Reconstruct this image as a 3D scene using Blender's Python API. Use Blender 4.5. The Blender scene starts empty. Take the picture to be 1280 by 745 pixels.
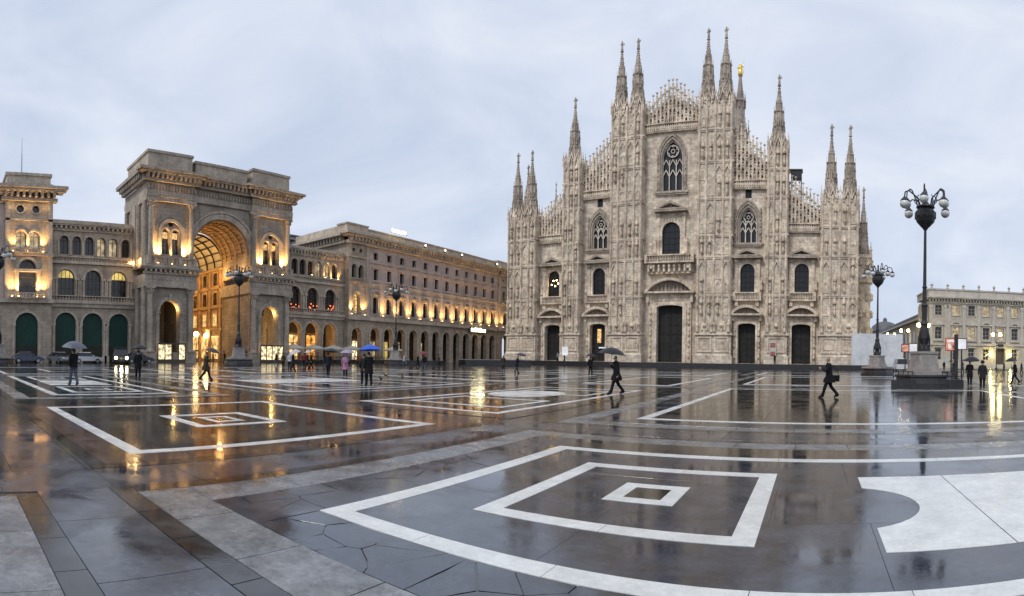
import bpy, math, random
from math import sin, cos, pi, sqrt, atan2, radians, hypot
from mathutils import Vector, Matrix
from mathutils.geometry import tessellate_polygon

R = random.Random(7)
scene = bpy.context.scene
COL = scene.collection

# ------------------------------------------------------------------ camera (stitched phone panorama: cylinder)
FPX, HORIZON, ROLL, YAW, EYE = 689.7, 445.3, -0.0138966, -0.545703, 1.65   # pixels of the 1280x745 photograph
cam = bpy.data.cameras.new('camera')
cam.type = 'PANO'
cam.panorama_type = 'CENTRAL_CYLINDRICAL'
cam.central_cylindrical_range_u_min = -640 / FPX
cam.central_cylindrical_range_u_max = 640 / FPX
cam.central_cylindrical_range_v_min = -(745 - HORIZON) / FPX
cam.central_cylindrical_range_v_max = HORIZON / FPX
cam.central_cylindrical_radius = 1.0
cam.clip_start = 0.05
cam.clip_end = 4000
camo = bpy.data.objects.new('camera', cam)
COL.objects.link(camo)
_cr, _sr, _ct, _st = cos(ROLL), sin(ROLL), cos(YAW), sin(YAW)
vr = Vector((_cr * _ct, -_cr * _st, -_sr))
vf = Vector((_st, _ct, 0))
vu = Vector((_sr * _ct, -_sr * _st, _cr))
camo.matrix_world = Matrix(((vr.x, vu.x, -vf.x, 0), (vr.y, vu.y, -vf.y, 0), (vr.z, vu.z, -vf.z, EYE), (0, 0, 0, 1)))
scene.camera = camo

def pixel_ray(x, y):
    a = (x - 640) / FPX
    return vr * sin(a) + vf * cos(a) + vu * ((HORIZON - y) / FPX)
def on_ground(x, y, z=0.0):
    d = pixel_ray(x, y)
    k = (z - EYE) / d.z
    return d.x * k, d.y * k
def to_pixel(X, Y, Z):
    v = Vector((X, Y, Z - EYE))
    a, b, c = v.dot(vr), v.dot(vf), v.dot(vu)
    return 640 + FPX * atan2(a, b), HORIZON - FPX * c / hypot(a, b)

# ------------------------------------------------------------------ world: overcast evening sky
SUN_EL, SUN_AZ = radians(50), radians(200)
w = bpy.data.worlds.new('World')
scene.world = w
w.use_nodes = True
nt = w.node_tree
nt.nodes.clear()
def nd(t, typ, **kw):
    n = t.nodes.new(typ)
    for k, v in kw.items():
        setattr(n, k, v)
    return n
wo = nd(nt, 'ShaderNodeOutputWorld'); bg = nd(nt, 'ShaderNodeBackground')
sky = nd(nt, 'ShaderNodeTexSky', sky_type='NISHITA', sun_disc=False)
sky.sun_elevation = SUN_EL; sky.sun_rotation = SUN_AZ
tc = nd(nt, 'ShaderNodeTexCoord')
mp = nd(nt, 'ShaderNodeMapping'); mp.inputs['Scale'].default_value = (1.0, 1.0, 2.3)
n1 = nd(nt, 'ShaderNodeTexNoise'); n1.inputs['Scale'].default_value = 2.3; n1.inputs['Detail'].default_value = 6; n1.inputs['Roughness'].default_value = .55; n1.inputs['Distortion'].default_value = .5
rp = nd(nt, 'ShaderNodeValToRGB')
e = rp.color_ramp.elements
e[0].position = .34; e[0].color = (5.35, 6.05, 7.5, 1)
e[1].position = .65; e[1].color = (7.5, 7.9, 8.8, 1)
m1 = e = rp.color_ramp.elements.new(.5); m1.color = (6.3, 6.95, 8.2, 1)
mx = nd(nt, 'ShaderNodeMixRGB'); mx.inputs[0].default_value = .93
nt.links.new(tc.outputs['Generated'], mp.inputs[0]); nt.links.new(mp.outputs[0], n1.inputs['Vector'])
nt.links.new(n1.outputs['Fac'], rp.inputs[0])
nt.links.new(sky.outputs[0], mx.inputs[1]); nt.links.new(rp.outputs[0], mx.inputs[2])
nt.links.new(mx.outputs[0], bg.inputs[0]); bg.inputs[1].default_value = .1
nt.links.new(bg.outputs[0], wo.inputs[0])

sun = bpy.data.lights.new('sun', 'SUN'); sun.energy = 1.5; sun.angle = radians(14); sun.color = (1, .95, .88)
suno = bpy.data.objects.new('sun', sun); COL.objects.link(suno)
_sd = Vector((sin(SUN_AZ) * cos(SUN_EL), cos(SUN_AZ) * cos(SUN_EL), sin(SUN_EL)))
suno.rotation_euler = _sd.to_track_quat('Z', 'Y').to_euler()

scene.render.engine = 'CYCLES'
scene.view_settings.view_transform = 'Standard'; scene.view_settings.look = 'None'
scene.view_settings.exposure = .16; scene.view_settings.gamma = 1; scene.view_settings.use_curve_mapping = False
scene.cycles.use_denoising = True
scene.cycles.max_bounces = 6; scene.cycles.diffuse_bounces = 3; scene.cycles.glossy_bounces = 3
scene.cycles.transmission_bounces = 4; scene.cycles.caustics_reflective = False; scene.cycles.caustics_refractive = False
scene.cycles.sample_clamp_indirect = 6; scene.cycles.use_light_tree = True

# ------------------------------------------------------------------ materials
MATS = {}
def rgb(c): return (c[0], c[1], c[2], 1)
def mat(name, c, rough=.65, var=.25, scale=1.2, fine=9.0, bump=0.0, bscale=14, metal=0, spec=.5, c2=None, streak=0.0, joints=None, emit=None, c3=None):
    """stone / metal / cloth: colour varied by world-space noise, optional rain streaks, ashlar joints, bump"""
    m = bpy.data.materials.new(name); m.use_nodes = True
    t = m.node_tree; b = t.nodes['Principled BSDF']
    b.inputs['Roughness'].default_value = rough; b.inputs['Metallic'].default_value = metal
    b.inputs['Specular IOR Level'].default_value = spec
    if emit:
        b.inputs['Emission Color'].default_value = rgb(emit[0]); b.inputs['Emission Strength'].default_value = emit[1]
    L = t.links.new
    g = nd(t, 'ShaderNodeNewGeometry')
    a = nd(t, 'ShaderNodeTexNoise'); a.inputs['Scale'].default_value = scale; a.inputs['Detail'].default_value = 5; a.inputs['Roughness'].default_value = .6
    L(g.outputs['Position'], a.inputs['Vector'])
    r = nd(t, 'ShaderNodeValToRGB'); el = r.color_ramp.elements
    k = c2 or tuple(x * (1 - var) for x in c)
    el[0].position = .3; el[0].color = rgb(k); el[1].position = .68; el[1].color = rgb(tuple(min(1, x * (1 + var * .4)) for x in c))
    if c3: el.new(.5).color = rgb(c3)
    L(a.outputs['Fac'], r.inputs[0]); out = r.outputs[0]
    f = nd(t, 'ShaderNodeTexNoise'); f.inputs['Scale'].default_value = fine; f.inputs['Detail'].default_value = 4
    L(g.outputs['Position'], f.inputs['Vector'])
    fr = nd(t, 'ShaderNodeMapRange'); fr.inputs[1].default_value = .3; fr.inputs[2].default_value = .7; fr.inputs[3].default_value = 1 - var * .6; fr.inputs[4].default_value = 1 + var * .3
    L(f.outputs['Fac'], fr.inputs[0])
    x = nd(t, 'ShaderNodeMixRGB', blend_type='MULTIPLY'); x.inputs[0].default_value = 1
    L(out, x.inputs[1]); L(fr.outputs[0], x.inputs[2]); out = x.outputs[0]
    if streak:
        mp_ = nd(t, 'ShaderNodeMapping'); mp_.inputs['Scale'].default_value = (1.1, 1.1, .09)
        L(g.outputs['Position'], mp_.inputs[0])
        s = nd(t, 'ShaderNodeTexNoise'); s.inputs['Scale'].default_value = 1.3; s.inputs['Detail'].default_value = 6; s.inputs['Roughness'].default_value = .7
        L(mp_.outputs[0], s.inputs['Vector'])
        q = nd(t, 'ShaderNodeMapRange'); q.inputs[1].default_value = .5; q.inputs[2].default_value = .72; q.inputs[3].default_value = 0; q.inputs[4].default_value = streak
        L(s.outputs['Fac'], q.inputs[0])
        y = nd(t, 'ShaderNodeMixRGB'); y.inputs[2].default_value = (c[0] * .3, c[1] * .28, c[2] * .26, 1)
        L(q.outputs[0], y.inputs[0]); L(out, y.inputs[1]); out = y.outputs[0]
    if joints:
        # courses of blocks: world z against x+y
        sx = nd(t, 'ShaderNodeSeparateXYZ'); L(g.outputs['Position'], sx.inputs[0])
        ad = nd(t, 'ShaderNodeMath', operation='ADD'); L(sx.outputs[0], ad.inputs[0]); L(sx.outputs[1], ad.inputs[1])
        cx = nd(t, 'ShaderNodeCombineXYZ'); L(ad.outputs[0], cx.inputs[0]); L(sx.outputs[2], cx.inputs[1])
        bt = nd(t, 'ShaderNodeTexBrick'); bt.inputs['Scale'].default_value = 1
        bt.inputs['Brick Width'].default_value = joints[0]; bt.inputs['Row Height'].default_value = joints[1]; bt.inputs['Mortar Size'].default_value = .02
        bt.inputs['Color1'].default_value = (1, 1, 1, 1); bt.inputs['Color2'].default_value = (joints[2],) * 3 + (1,); bt.inputs['Mortar'].default_value = (.62, .6, .58, 1)
        L(cx.outputs[0], bt.inputs['Vector'])
        z = nd(t, 'ShaderNodeMixRGB', blend_type='MULTIPLY'); z.inputs[0].default_value = 1
        L(out, z.inputs[1]); L(bt.outputs[0], z.inputs[2]); out = z.outputs[0]
    L(out, b.inputs['Base Color'])
    if bump:
        bn = nd(t, 'ShaderNodeTexNoise'); bn.inputs['Scale'].default_value = bscale; bn.inputs['Detail'].default_value = 5
        L(g.outputs['Position'], bn.inputs['Vector'])
        bb = nd(t, 'ShaderNodeBump'); bb.inputs['Strength'].default_value = bump; bb.inputs['Distance'].default_value = .05
        L(bn.outputs['Fac'], bb.inputs['Height']); L(bb.outputs[0], b.inputs['Normal'])
    MATS[name] = m
    return m

def wet(name, c, var=.3, rmin=.05, rmax=.24, scale=.9, bump=.13, spec=1.3, c2=None):
    """rain-wet paving: pools are mirror smooth, damp patches rougher, a little relief"""
    m = mat(name, c, .2, var, 2.6, 85.0, spec=spec, c2=c2)
    t = m.node_tree; b = t.nodes['Principled BSDF']; L = t.links.new
    g = nd(t, 'ShaderNodeNewGeometry')
    a = nd(t, 'ShaderNodeTexNoise'); a.inputs['Scale'].default_value = scale; a.inputs['Detail'].default_value = 7; a.inputs['Roughness'].default_value = .62; a.inputs['Distortion'].default_value = .3
    L(g.outputs['Position'], a.inputs['Vector'])
    q = nd(t, 'ShaderNodeMapRange'); q.inputs[1].default_value = .4; q.inputs[2].default_value = .68; q.inputs[3].default_value = rmin; q.inputs[4].default_value = rmax
    L(a.outputs['Fac'], q.inputs[0]); L(q.outputs[0], b.inputs['Roughness'])
    f = nd(t, 'ShaderNodeTexNoise'); f.inputs['Scale'].default_value = 38; f.inputs['Detail'].default_value = 6
    L(g.outputs['Position'], f.inputs['Vector'])
    l = nd(t, 'ShaderNodeTexNoise'); l.inputs['Scale'].default_value = 1.7; l.inputs['Detail'].default_value = 2
    L(g.outputs['Position'], l.inputs['Vector'])
    # blotches and grain of the stone
    sp = nd(t, 'ShaderNodeTexNoise'); sp.inputs['Scale'].default_value = 14; sp.inputs['Detail'].default_value = 9; sp.inputs['Roughness'].default_value = .75
    L(g.outputs['Position'], sp.inputs['Vector'])
    sq = nd(t, 'ShaderNodeMapRange'); sq.inputs[1].default_value = .3; sq.inputs[2].default_value = .72; sq.inputs[3].default_value = 1 - var * .9; sq.inputs[4].default_value = 1 + var * .8
    L(sp.outputs['Fac'], sq.inputs[0])
    old = b.inputs['Base Color'].links[0].from_socket
    sm = nd(t, 'ShaderNodeMixRGB', blend_type='MULTIPLY'); sm.inputs[0].default_value = 1; L(old, sm.inputs[1]); L(sq.outputs[0], sm.inputs[2]); L(sm.outputs[0], b.inputs['Base Color'])
    k = nd(t, 'ShaderNodeMath', operation='MULTIPLY'); L(f.outputs['Fac'], k.inputs[0]); L(q.outputs[0], k.inputs[1])
    s = nd(t, 'ShaderNodeMath', operation='MULTIPLY_ADD'); L(l.outputs['Fac'], s.inputs[0]); s.inputs[1].default_value = .22; L(k.outputs[0], s.inputs[2])
    bb = nd(t, 'ShaderNodeBump'); bb.inputs['Strength'].default_value = bump; bb.inputs['Distance'].default_value = .03
    L(s.outputs[0], bb.inputs['Height']); L(bb.outputs[0], b.inputs['Normal'])
    return m
def glow(name, c, s, var=.5, scale=1.5):
    """lit pane / lamp: uneven warm emission"""
    m = bpy.data.materials.new(name); m.use_nodes = True
    t = m.node_tree; b = t.nodes['Principled BSDF']; L = t.links.new
    b.inputs['Base Color'].default_value = (.1, .08, .06, 1); b.inputs['Roughness'].default_value = .3
    g = nd(t, 'ShaderNodeNewGeometry'); a = nd(t, 'ShaderNodeTexNoise'); a.inputs['Scale'].default_value = scale; a.inputs['Detail'].default_value = 4
    L(g.outputs['Position'], a.inputs['Vector'])
    q = nd(t, 'ShaderNodeMapRange'); q.inputs[1].default_value = .35; q.inputs[2].default_value = .65; q.inputs[3].default_value = s * (1 - var); q.inputs[4].default_value = s * (1 + var)
    L(a.outputs['Fac'], q.inputs[0]); L(q.outputs[0], b.inputs['Emission Strength']); b.inputs['Emission Color'].default_value = rgb(c)
    MATS[name] = m
    return m

mat('marble', (.90, .765, .60), .7, .42, .6, 1.9, bump=.35, bscale=3.5, c2=(.62, .49, .375), c3=(.82, .705, .57), streak=.5, joints=(1.0, .55, .72))
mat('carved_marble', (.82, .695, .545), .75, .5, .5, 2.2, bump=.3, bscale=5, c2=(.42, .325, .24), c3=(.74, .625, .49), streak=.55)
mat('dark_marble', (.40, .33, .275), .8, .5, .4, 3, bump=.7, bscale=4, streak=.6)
mat('weathered_shaded_marble', (.54, .46, .375), .8, .5, .5, 2.4, bump=.4, bscale=5, c2=(.27, .22, .175), streak=.6)  # weathered stone tone; on window pediments it stands in for missing shadow
mat('pale_marble', (.80, .72, .61), .6, .3, .4, 5, bump=.3, streak=.4)
mat('gold', (.95, .62, .12), .25, .1, metal=1)
mat('sandstone', (.55, .455, .355), .75, .35, .35, 3, bump=.35, bscale=4, streak=.5, joints=(1.5, .55, .82))
mat('sandstone_trim', (.59, .50, .40), .7, .35, .5, 4, bump=.4, bscale=6, streak=.5)
mat('arch_stone', (.44, .37, .30), .75, .4, .35, 3, bump=.35, bscale=4, streak=.6, joints=(1.5, .55, .8))
mat('arch_trim', (.49, .415, .335), .7, .4, .5, 4, bump=.5, bscale=6, streak=.6)
mat('rose_plaster', (.60, .475, .415), .8, .25, .3, 2, bump=.2, streak=.35)
mat('cream_plaster', (.52, .475, .41), .8, .2, .3, 2, bump=.2, streak=.35)
mat('cream_trim', (.57, .53, .47), .75, .2, .5, 3, bump=.2, streak=.3)
mat('grey_roof', (.13, .13, .14), .6, .3, .5, 3, bump=.3)
mat('lead_roof', (.22, .22, .23), .55, .3, .4, 3, bump=.2)
mat('glass', (.018, .022, .028), .08, .4, .8, 3, spec=.6)
mat('dark_glass', (.016, .019, .024), .3, .5, 1.2, 5, bump=.3, bscale=3, spec=.45)
mat('window_wood', (.10, .075, .055), .6, .3, 2, 8)
mat('bronze', (.028, .026, .024), .6, .5, 1.5, 7, bump=.6, bscale=5, spec=.3)
mat('iron', (.022, .023, .026), .4, .4, 2, 10, bump=.1, spec=.5)
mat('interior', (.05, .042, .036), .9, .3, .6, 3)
mat('gallery_wall', (.50, .34, .20), .8, .3, .5, 3, bump=.3)
mat('green_screen', (.008, .05, .036), .75, .25, .25, 2)
mat('dark_green_screen', (.028, .032, .02), .8, .25, .4, 2)
mat('white_board', (.70, .72, .75), .6, .2, .3, 2, streak=.15)
mat('globe_glass', (.72, .72, .7), .2, .1, 1, 4, spec=.5)
mat('pedestal_granite', (.34, .31, .29), .6, .3, 2, 30, bump=.3)
mat('wet_stone', (.035, .034, .036), .25, .4, 1.5, 12, bump=.2)
mat('canvas', (.62, .57, .48), .8, .15, 1, 5)
mat('car_blue', (.03, .045, .11), .2, .15, spec=.6); mat('car_white', (.62, .63, .65), .25, .1, spec=.6)
mat('car_black', (.012, .012, .014), .2, .15, spec=.6); mat('car_silver', (.25, .27, .30), .3, .1, metal=.5)
mat('rubber', (.015, .015, .015), .8, .2); mat('rim', (.35, .35, .36), .35, .2, metal=.8)
mat('skin', (.50, .30, .21), .55, .1, 8); mat('hair', (.025, .018, .013), .6, .3, 8); mat('shoe', (.012, .011, .011), .4, .2, 8)
for n_, c_ in dict(black_cloth=(.008, .008, .010), charcoal_cloth=(.022, .022, .026), navy_cloth=(.010, .012, .024), jeans=(.10, .12, .16), grey_cloth=(.07, .068, .068),
                   brown_cloth=(.055, .042, .028), pink_cloth=(.50, .22, .36), white_cloth=(.55, .55, .55), dark_jeans=(.018, .02, .028), red_cloth=(.22, .02, .025), olive_cloth=(.03, .032, .02)).items():
    mat(n_, c_, .85, .3, 6, 40, bump=.3, bscale=25, spec=.25)
for n_, c_ in dict(umb_black=(.010, .010, .013), umb_grey=(.11, .12, .16), umb_blue=(.015, .10, .62), umb_purple=(.05, .04, .075), umb_red=(.16, .02, .03),
                   umb_lilac=(.30, .27, .36), umb_sky=(.12, .36, .55), umb_white=(.48, .48, .50), umb_brown=(.05, .04, .03)).items():
    mat(n_, c_, .45, .2, 3, 12, spec=.4)
glow('warm_window', (1, .62, .22), .75, .6, 2); glow('warm_shop', (1, .58, .2), .9, .85, 1.3); glow('yellow_window', (1, .74, .2), .6, .35, .8)
glow('orange_shop', (1, .40, .07), .8, .95, 1.4); glow('pale_shop', (1, .82, .48), .95, .9, 2.2); glow('lamp_warm', (1, .66, .28), 26, .1); glow('lamp_yellow', (1, .80, .30), 55, .1); glow('portico_sign', (1, .87, .48), 11, .3, 3)
glow('headlight', (1, .84, .52), 14, .1); glow('sign_light', (1, .87, .5), 5, .3, 3); glow('board_lit', (.9, .93, 1), .7, .15); glow('board_red', (1, .42, .28), .5, .5, 3)
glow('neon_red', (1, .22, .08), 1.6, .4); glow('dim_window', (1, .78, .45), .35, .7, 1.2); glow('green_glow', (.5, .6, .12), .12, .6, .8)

wet('asphalt_stone', (.032, .030, .029), .4, .07, .21); wet('street_granite', (.056, .063, .084), .6, .04, .32); wet('dark_granite', (.014, .014, .016), .35, .04, .26)  # street granite lightened and tinted blue for the reflected sky
wet('light_granite', (.20, .206, .214), .55, .12, .5, spec=.8); wet('pink_granite', (.085, .045, .035), .35, .06, .26); wet('white_marble', (.68, .69, .675), .16, .16, .42, spec=.4)
wet('brown_granite', (.032, .029, .026), .45, .06, .19); wet('sky_tinted_granite', (.042, .049, .070), .6, .045, .26)  # the blue in the last granite is sky reflection put into its colour

# ------------------------------------------------------------------ mesh builder
class MB:
    def __init__(s): s.v = []; s.f = []; s.m = []; s.mi = 0
    def add(s, vs, fs):
        o = len(s.v); s.v += [tuple(p) for p in vs]
        for f in fs: s.f.append([i + o for i in f]); s.m.append(s.mi)
        return s
    def box(s, x0, x1, y0, y1, z0, z1, tx=0, ty=0):
        v = [(x0, y0, z0), (x1, y0, z0), (x1, y1, z0), (x0, y1, z0), (x0 + tx, y0 + ty, z1), (x1 - tx, y0 + ty, z1), (x1 - tx, y1 - ty, z1), (x0 + tx, y1 - ty, z1)]
        return s.add(v, [(3, 2, 1, 0), (4, 5, 6, 7), (0, 1, 5, 4), (1, 2, 6, 5), (2, 3, 7, 6), (3, 0, 4, 7)])
    def bar(s, a, b, r, n=4, r2=None):
        a = Vector(a); b = Vector(b); d = (b - a)
        if d.length < 1e-6: return s
        d.normalize(); u = d.orthogonal().normalized()
        if abs(d.z) > .99: u = Vector((1, 0, 0))
        elif n == 4: u = Vector((0, 0, 1)).cross(d).normalized()
        w_ = d.cross(u); r2 = r if r2 is None else r2
        v = []; ph = pi / n if n == 4 else 0; kk = sqrt(2) if n == 4 else 1
        for c_, q in ((a, r), (b, r2)):
            for i in range(n):
                t = 2 * pi * i / n + ph
                v.append(c_ + (u * cos(t) + w_ * sin(t)) * q * kk)
        return s.add(v, [tuple(range(n))[::-1], tuple(range(n, 2 * n))] + [(i, (i + 1) % n, n + (i + 1) % n, n + i) for i in range(n)])
    def path(s, pts, r, n=6, rs=None):
        for i in range(len(pts) - 1):
            s.bar(pts[i], pts[i + 1], rs[i] if rs else r, n, rs[i + 1] if rs else r)
        return s
    def lathe(s, prof, c=(0, 0, 0), n=10, ph=0, ax=1, ay=1):
        v = []; f = []
        for r, z in prof:
            for i in range(n):
                t = 2 * pi * i / n + ph
                v.append((c[0] + r * ax * cos(t), c[1] + r * ay * sin(t), c[2] + z))
        for k in range(len(prof) - 1):
            for i in range(n):
                j = (i + 1) % n
                f.append((k * n + i, k * n + j, k * n + n + j, k * n + n + i))
        f.append(tuple(range(n))[::-1]); f.append(tuple(range((len(prof) - 1) * n, len(prof) * n)))
        return s.add(v, f)
    def ball(s, c, r, n=8, k=5, sz=1):
        return s.lathe([(max(.001, r * sin(pi * i / k)), -r * sz * cos(pi * i / k)) for i in range(k + 1)], c, n)
    def plate(s, outline, holes, y0, y1):
        """wall slab in the x-z plane between depths y0 and y1, with real openings"""
        loops = [[Vector((p[0], p[1], 0)) for p in outline]] + [[Vector((p[0], p[1], 0)) for p in h] for h in holes]
        flat = [p for l in loops for p in l]; n = len(flat)
        tri = tessellate_polygon(loops)
        v = [(p.x, y0, p.y) for p in flat] + [(p.x, y1, p.y) for p in flat]
        f = [tuple(t) for t in tri] + [tuple(i + n for i in t[::-1]) for t in tri]
        o = 0
        for l in loops:
            k = len(l)
            for i in range(k): f.append((o + i, o + (i + 1) % k, n + o + (i + 1) % k, n + o + i))
            o += k
        return s.add(v, f)
    def arc(s, cx, cz, r0, r1, a0, a1, y0, y1, n=12):
        """flat ring segment in the x-z plane"""
        for i in range(n):
            t0 = a0 + (a1 - a0) * i / n; t1 = a0 + (a1 - a0) * (i + 1) / n
            P = [(cx + r * cos(t), cz + r * sin(t)) for r, t in ((r0, t0), (r1, t0), (r1, t1), (r0, t1))]
            v = [(p[0], y0, p[1]) for p in P] + [(p[0], y1, p[1]) for p in P]
            s.add(v, [(0, 1, 2, 3), (7, 6, 5, 4), (0, 4, 5, 1), (1, 5, 6, 2), (2, 6, 7, 3), (3, 7, 4, 0)])
        return s
    def mesh(s, name, mats, smooth=False):
        me = bpy.data.meshes.new(name); me.from_pydata(s.v, [], s.f)
        for q in (mats if isinstance(mats, (list, tuple)) else [mats]): me.materials.append(MATS[q])
        if any(s.m): me.polygons.foreach_set('material_index', s.m)
        if smooth: me.polygons.foreach_set('use_smooth', [True] * len(s.f))
        me.update()
        return me
    def build(s, name, mats, parent=None, loc=None, rz=0, smooth=False, kind=None):
        return put(s.mesh(name, mats, smooth), name, parent, loc, rz, kind)
def put(me, name, parent=None, loc=None, rz=0, kind=None, scale=None):
    o = bpy.data.objects.new(name, me); COL.objects.link(o)
    if parent: o.parent = parent
    if loc: o.location = loc
    if rz: o.rotation_euler = (0, 0, rz)
    if scale: o.scale = scale
    if kind: o['kind'] = kind
    return o
def thing(name, label, cat, loc=(0, 0, 0), rz=0, group=None):
    o = bpy.data.objects.new(name, None); COL.objects.link(o); o.location = loc; o.rotation_euler = (0, 0, rz); o.empty_display_size = .3
    return tag(o, label, cat, group)
def tag(o, label, cat, group=None):
    o['label'] = label; o['category'] = cat
    if group: o['group'] = group
    return o
def copy_tree(o, parent=None):
    c = o.copy(); COL.objects.link(c); c.parent = parent
    for ch in list(o.children): copy_tree(ch, c)
    return c
def lamp_light(parent, loc, power, color=(1, .6, .25), r=.12, kind='POINT'):
    l = bpy.data.lights.new('lamp_light', kind); l.energy = power; l.color = color; l.shadow_soft_size = r
    o = bpy.data.objects.new('lamp_light', l); COL.objects.link(o); o.parent = parent; o.location = loc
    return o
CACHE = {}
def cached(key, fn):
    if key not in CACHE: CACHE[key] = fn()
    return CACHE[key]

def arch_pts(cx, w_, z0, zs, kind='round', n=12, rise=None):
    """outline of an opening from z0, springing at zs"""
    h = w_ / 2
    if kind == 'rect': return [(cx - h, z0), (cx + h, z0), (cx + h, zs), (cx - h, zs)]
    p = [(cx - h, z0), (cx + h, z0)]
    if kind == 'round':
        rz = h if rise is None else rise
        p += [(cx + h * cos(pi * i / n), zs + rz * sin(pi * i / n)) for i in range(n + 1)]
    else:   # pointed: two arcs, radius = factor * width
        rr = w_ * (rise or 1.0); a1 = math.acos((rr - h) / rr)
        m = n // 2
        p += [(cx + h - rr + rr * cos(a1 * i / m), zs + rr * sin(a1 * i / m)) for i in range(m + 1)]
        p += [(cx - h + rr - rr * cos(a1 * (m - i) / m), zs + rr * sin(a1 * (m - i) / m)) for i in range(1, m + 1)]
    return p
def rect(x0, x1, z0, z1): return [(x0, z0), (x1, z0), (x1, z1), (x0, z1)]

def window(parent, cx, y, z0, w_, h, kind='round', pane='glass', bars=(1, 2), frame='window_wood', name='window'):
    """a framed window with bars, its pane a sub-part; y is the depth of the frame. h is the height up to the springing (or the top of a rectangle)"""
    def fr():
        b = MB()
        o = arch_pts(0, w_, 0, h, kind); i_ = arch_pts(0, w_ - .16, .08, h - (.08 if kind == 'rect' else 0), kind)
        b.plate(o, [i_], 0, .1)
        top = h + (w_ / 2 if kind == 'round' else 0) - .05
        for k in range(bars[0]):
            x = -w_ / 2 + w_ * (k + 1) / (bars[0] + 1); b.box(x - .035, x + .035, .01, .08, .05, h if kind == 'rect' else h + sqrt(max(0, (w_ / 2) ** 2 - x * x)) - .04)
        for k in range(bars[1]):
            z = h * (k + 1) / (bars[1] + (0 if kind == 'round' else 1)); b.box(-w_ / 2 + .05, w_ / 2 - .05, .015, .075, z - .035, z + .035)
        return b.mesh(name, frame)
    def pn():
        b = MB(); b.plate(arch_pts(0, w_ - .06, .03, h, kind), [], .11, .14); return b.mesh('pane', pane)
    o = put(cached((name, w_, h, kind, bars, frame), fr), name, parent, (cx, y, z0))
    put(cached(('pane', w_, h, kind, pane), pn), 'pane', o)
    return o

# ------------------------------------------------------------------ ground
ground = MB().add([(-900, -300, 0), (900, -300, 0), (900, 1500, 0), (-900, 1500, 0)], [(0, 1, 2, 3)]).build('piazza_pavement', 'asphalt_stone')
ground['kind'] = 'structure'
FAR = {}; NEAR = {}
LIMIT = {'marble_slab': 200, 'granite_slab': 290, 'paving_stone': 290}
def poly_slab(poly, m, name='granite_slab', top=.012, near=12.5):
    cx = sum(p[0] for p in poly) / len(poly); cy = sum(p[1] for p in poly) / len(poly)
    d = hypot(cx, cy); seen = False
    if d < near and cy > -.5:
        for p in poly + [(cx, cy)]:
            px, py = to_pixel(p[0], p[1], 0)
            if -20 < px < 1300 and py < 760: seen = True
    n = len(poly); t = top + R.uniform(-.0004, .0004)
    v = [(p[0], p[1], -.02) for p in poly] + [(p[0], p[1], t - .0008) for p in poly]
    k = [(p[0] + (cx - p[0]) * .0008 / max(.05, hypot(cx - p[0], cy - p[1])), p[1] + (cy - p[1]) * .0008 / max(.05, hypot(cx - p[0], cy - p[1])), t) for p in poly]
    v += k
    f = [tuple(range(2 * n, 3 * n))]
    for i in range(n):
        j = (i + 1) % n
        f += [(i, j, n + j, n + i), (n + i, n + j, 2 * n + j, 2 * n + i)]
    if seen and NEAR.get(name, 0) < LIMIT[name]:
        NEAR[name] = NEAR.get(name, 0) + 1
        me = bpy.data.meshes.new(name); me.from_pydata(v, [], f); me.materials.append(MATS[m]); me.update()
        put(me, name, ground)
    else:
        FAR.setdefault(m, MB()).add(v, f)
def tiles(x0, x1, y0, y1, m, L, W=None, name='granite_slab', gap=.004, top=.012, bond=True, near=12.5):
    """rectangle of slabs; L = length of a slab along the longer side, W across"""
    along_x = (x1 - x0) >= (y1 - y0)
    a0, a1, b0, b1 = (x0, x1, y0, y1) if along_x else (y0, y1, x0, x1)
    nb = max(1, round((b1 - b0) / (W or (b1 - b0)))); na = max(1, round((a1 - a0) / L))
    for j in range(nb):
        q0 = b0 + (b1 - b0) * j / nb; q1 = b0 + (b1 - b0) * (j + 1) / nb
        cuts = [a0] + [a0 + (a1 - a0) * (i + (.5 if (bond and j % 2) else 0) + R.uniform(-.12, .12)) / na for i in range(1, na)] + [a1]
        for i in range(len(cuts) - 1):
            p = [(cuts[i] + gap, q0 + gap), (cuts[i + 1] - gap, q0 + gap), (cuts[i + 1] - gap, q1 - gap), (cuts[i] + gap, q1 - gap)]
            if not along_x: p = [(b, a) for a, b in p][::-1]
            poly_slab(p, m, name, top, near)
def ring(o, i, m, L, name='granite_slab', top=.012, gap=.006, near=12.5):
    """band between two rectangles (x0, x1, y0, y1)"""
    tiles(o[0], o[1], o[2], i[2], m, L, None, name, gap, top, near=near); tiles(o[0], o[1], i[3], o[3], m, L, None, name, gap, top, near=near)
    tiles(o[0], i[0], i[2], i[3], m, L, None, name, gap, top, near=near); tiles(i[1], o[1], i[2], i[3], m, L, None, name, gap, top, near=near)
def clip(poly, a, b, c):
    out = []
    for i in range(len(poly)):
        p, q = poly[i], poly[(i + 1) % len(poly)]
        dp, dq = a * p[0] + b * p[1] - c, a * q[0] + b * q[1] - c
        if dp <= 0: out.append(p)
        if dp * dq < 0:
            t = dp / (dp - dq); out.append((p[0] + (q[0] - p[0]) * t, p[1] + (q[1] - p[1]) * t))
    return out
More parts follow.
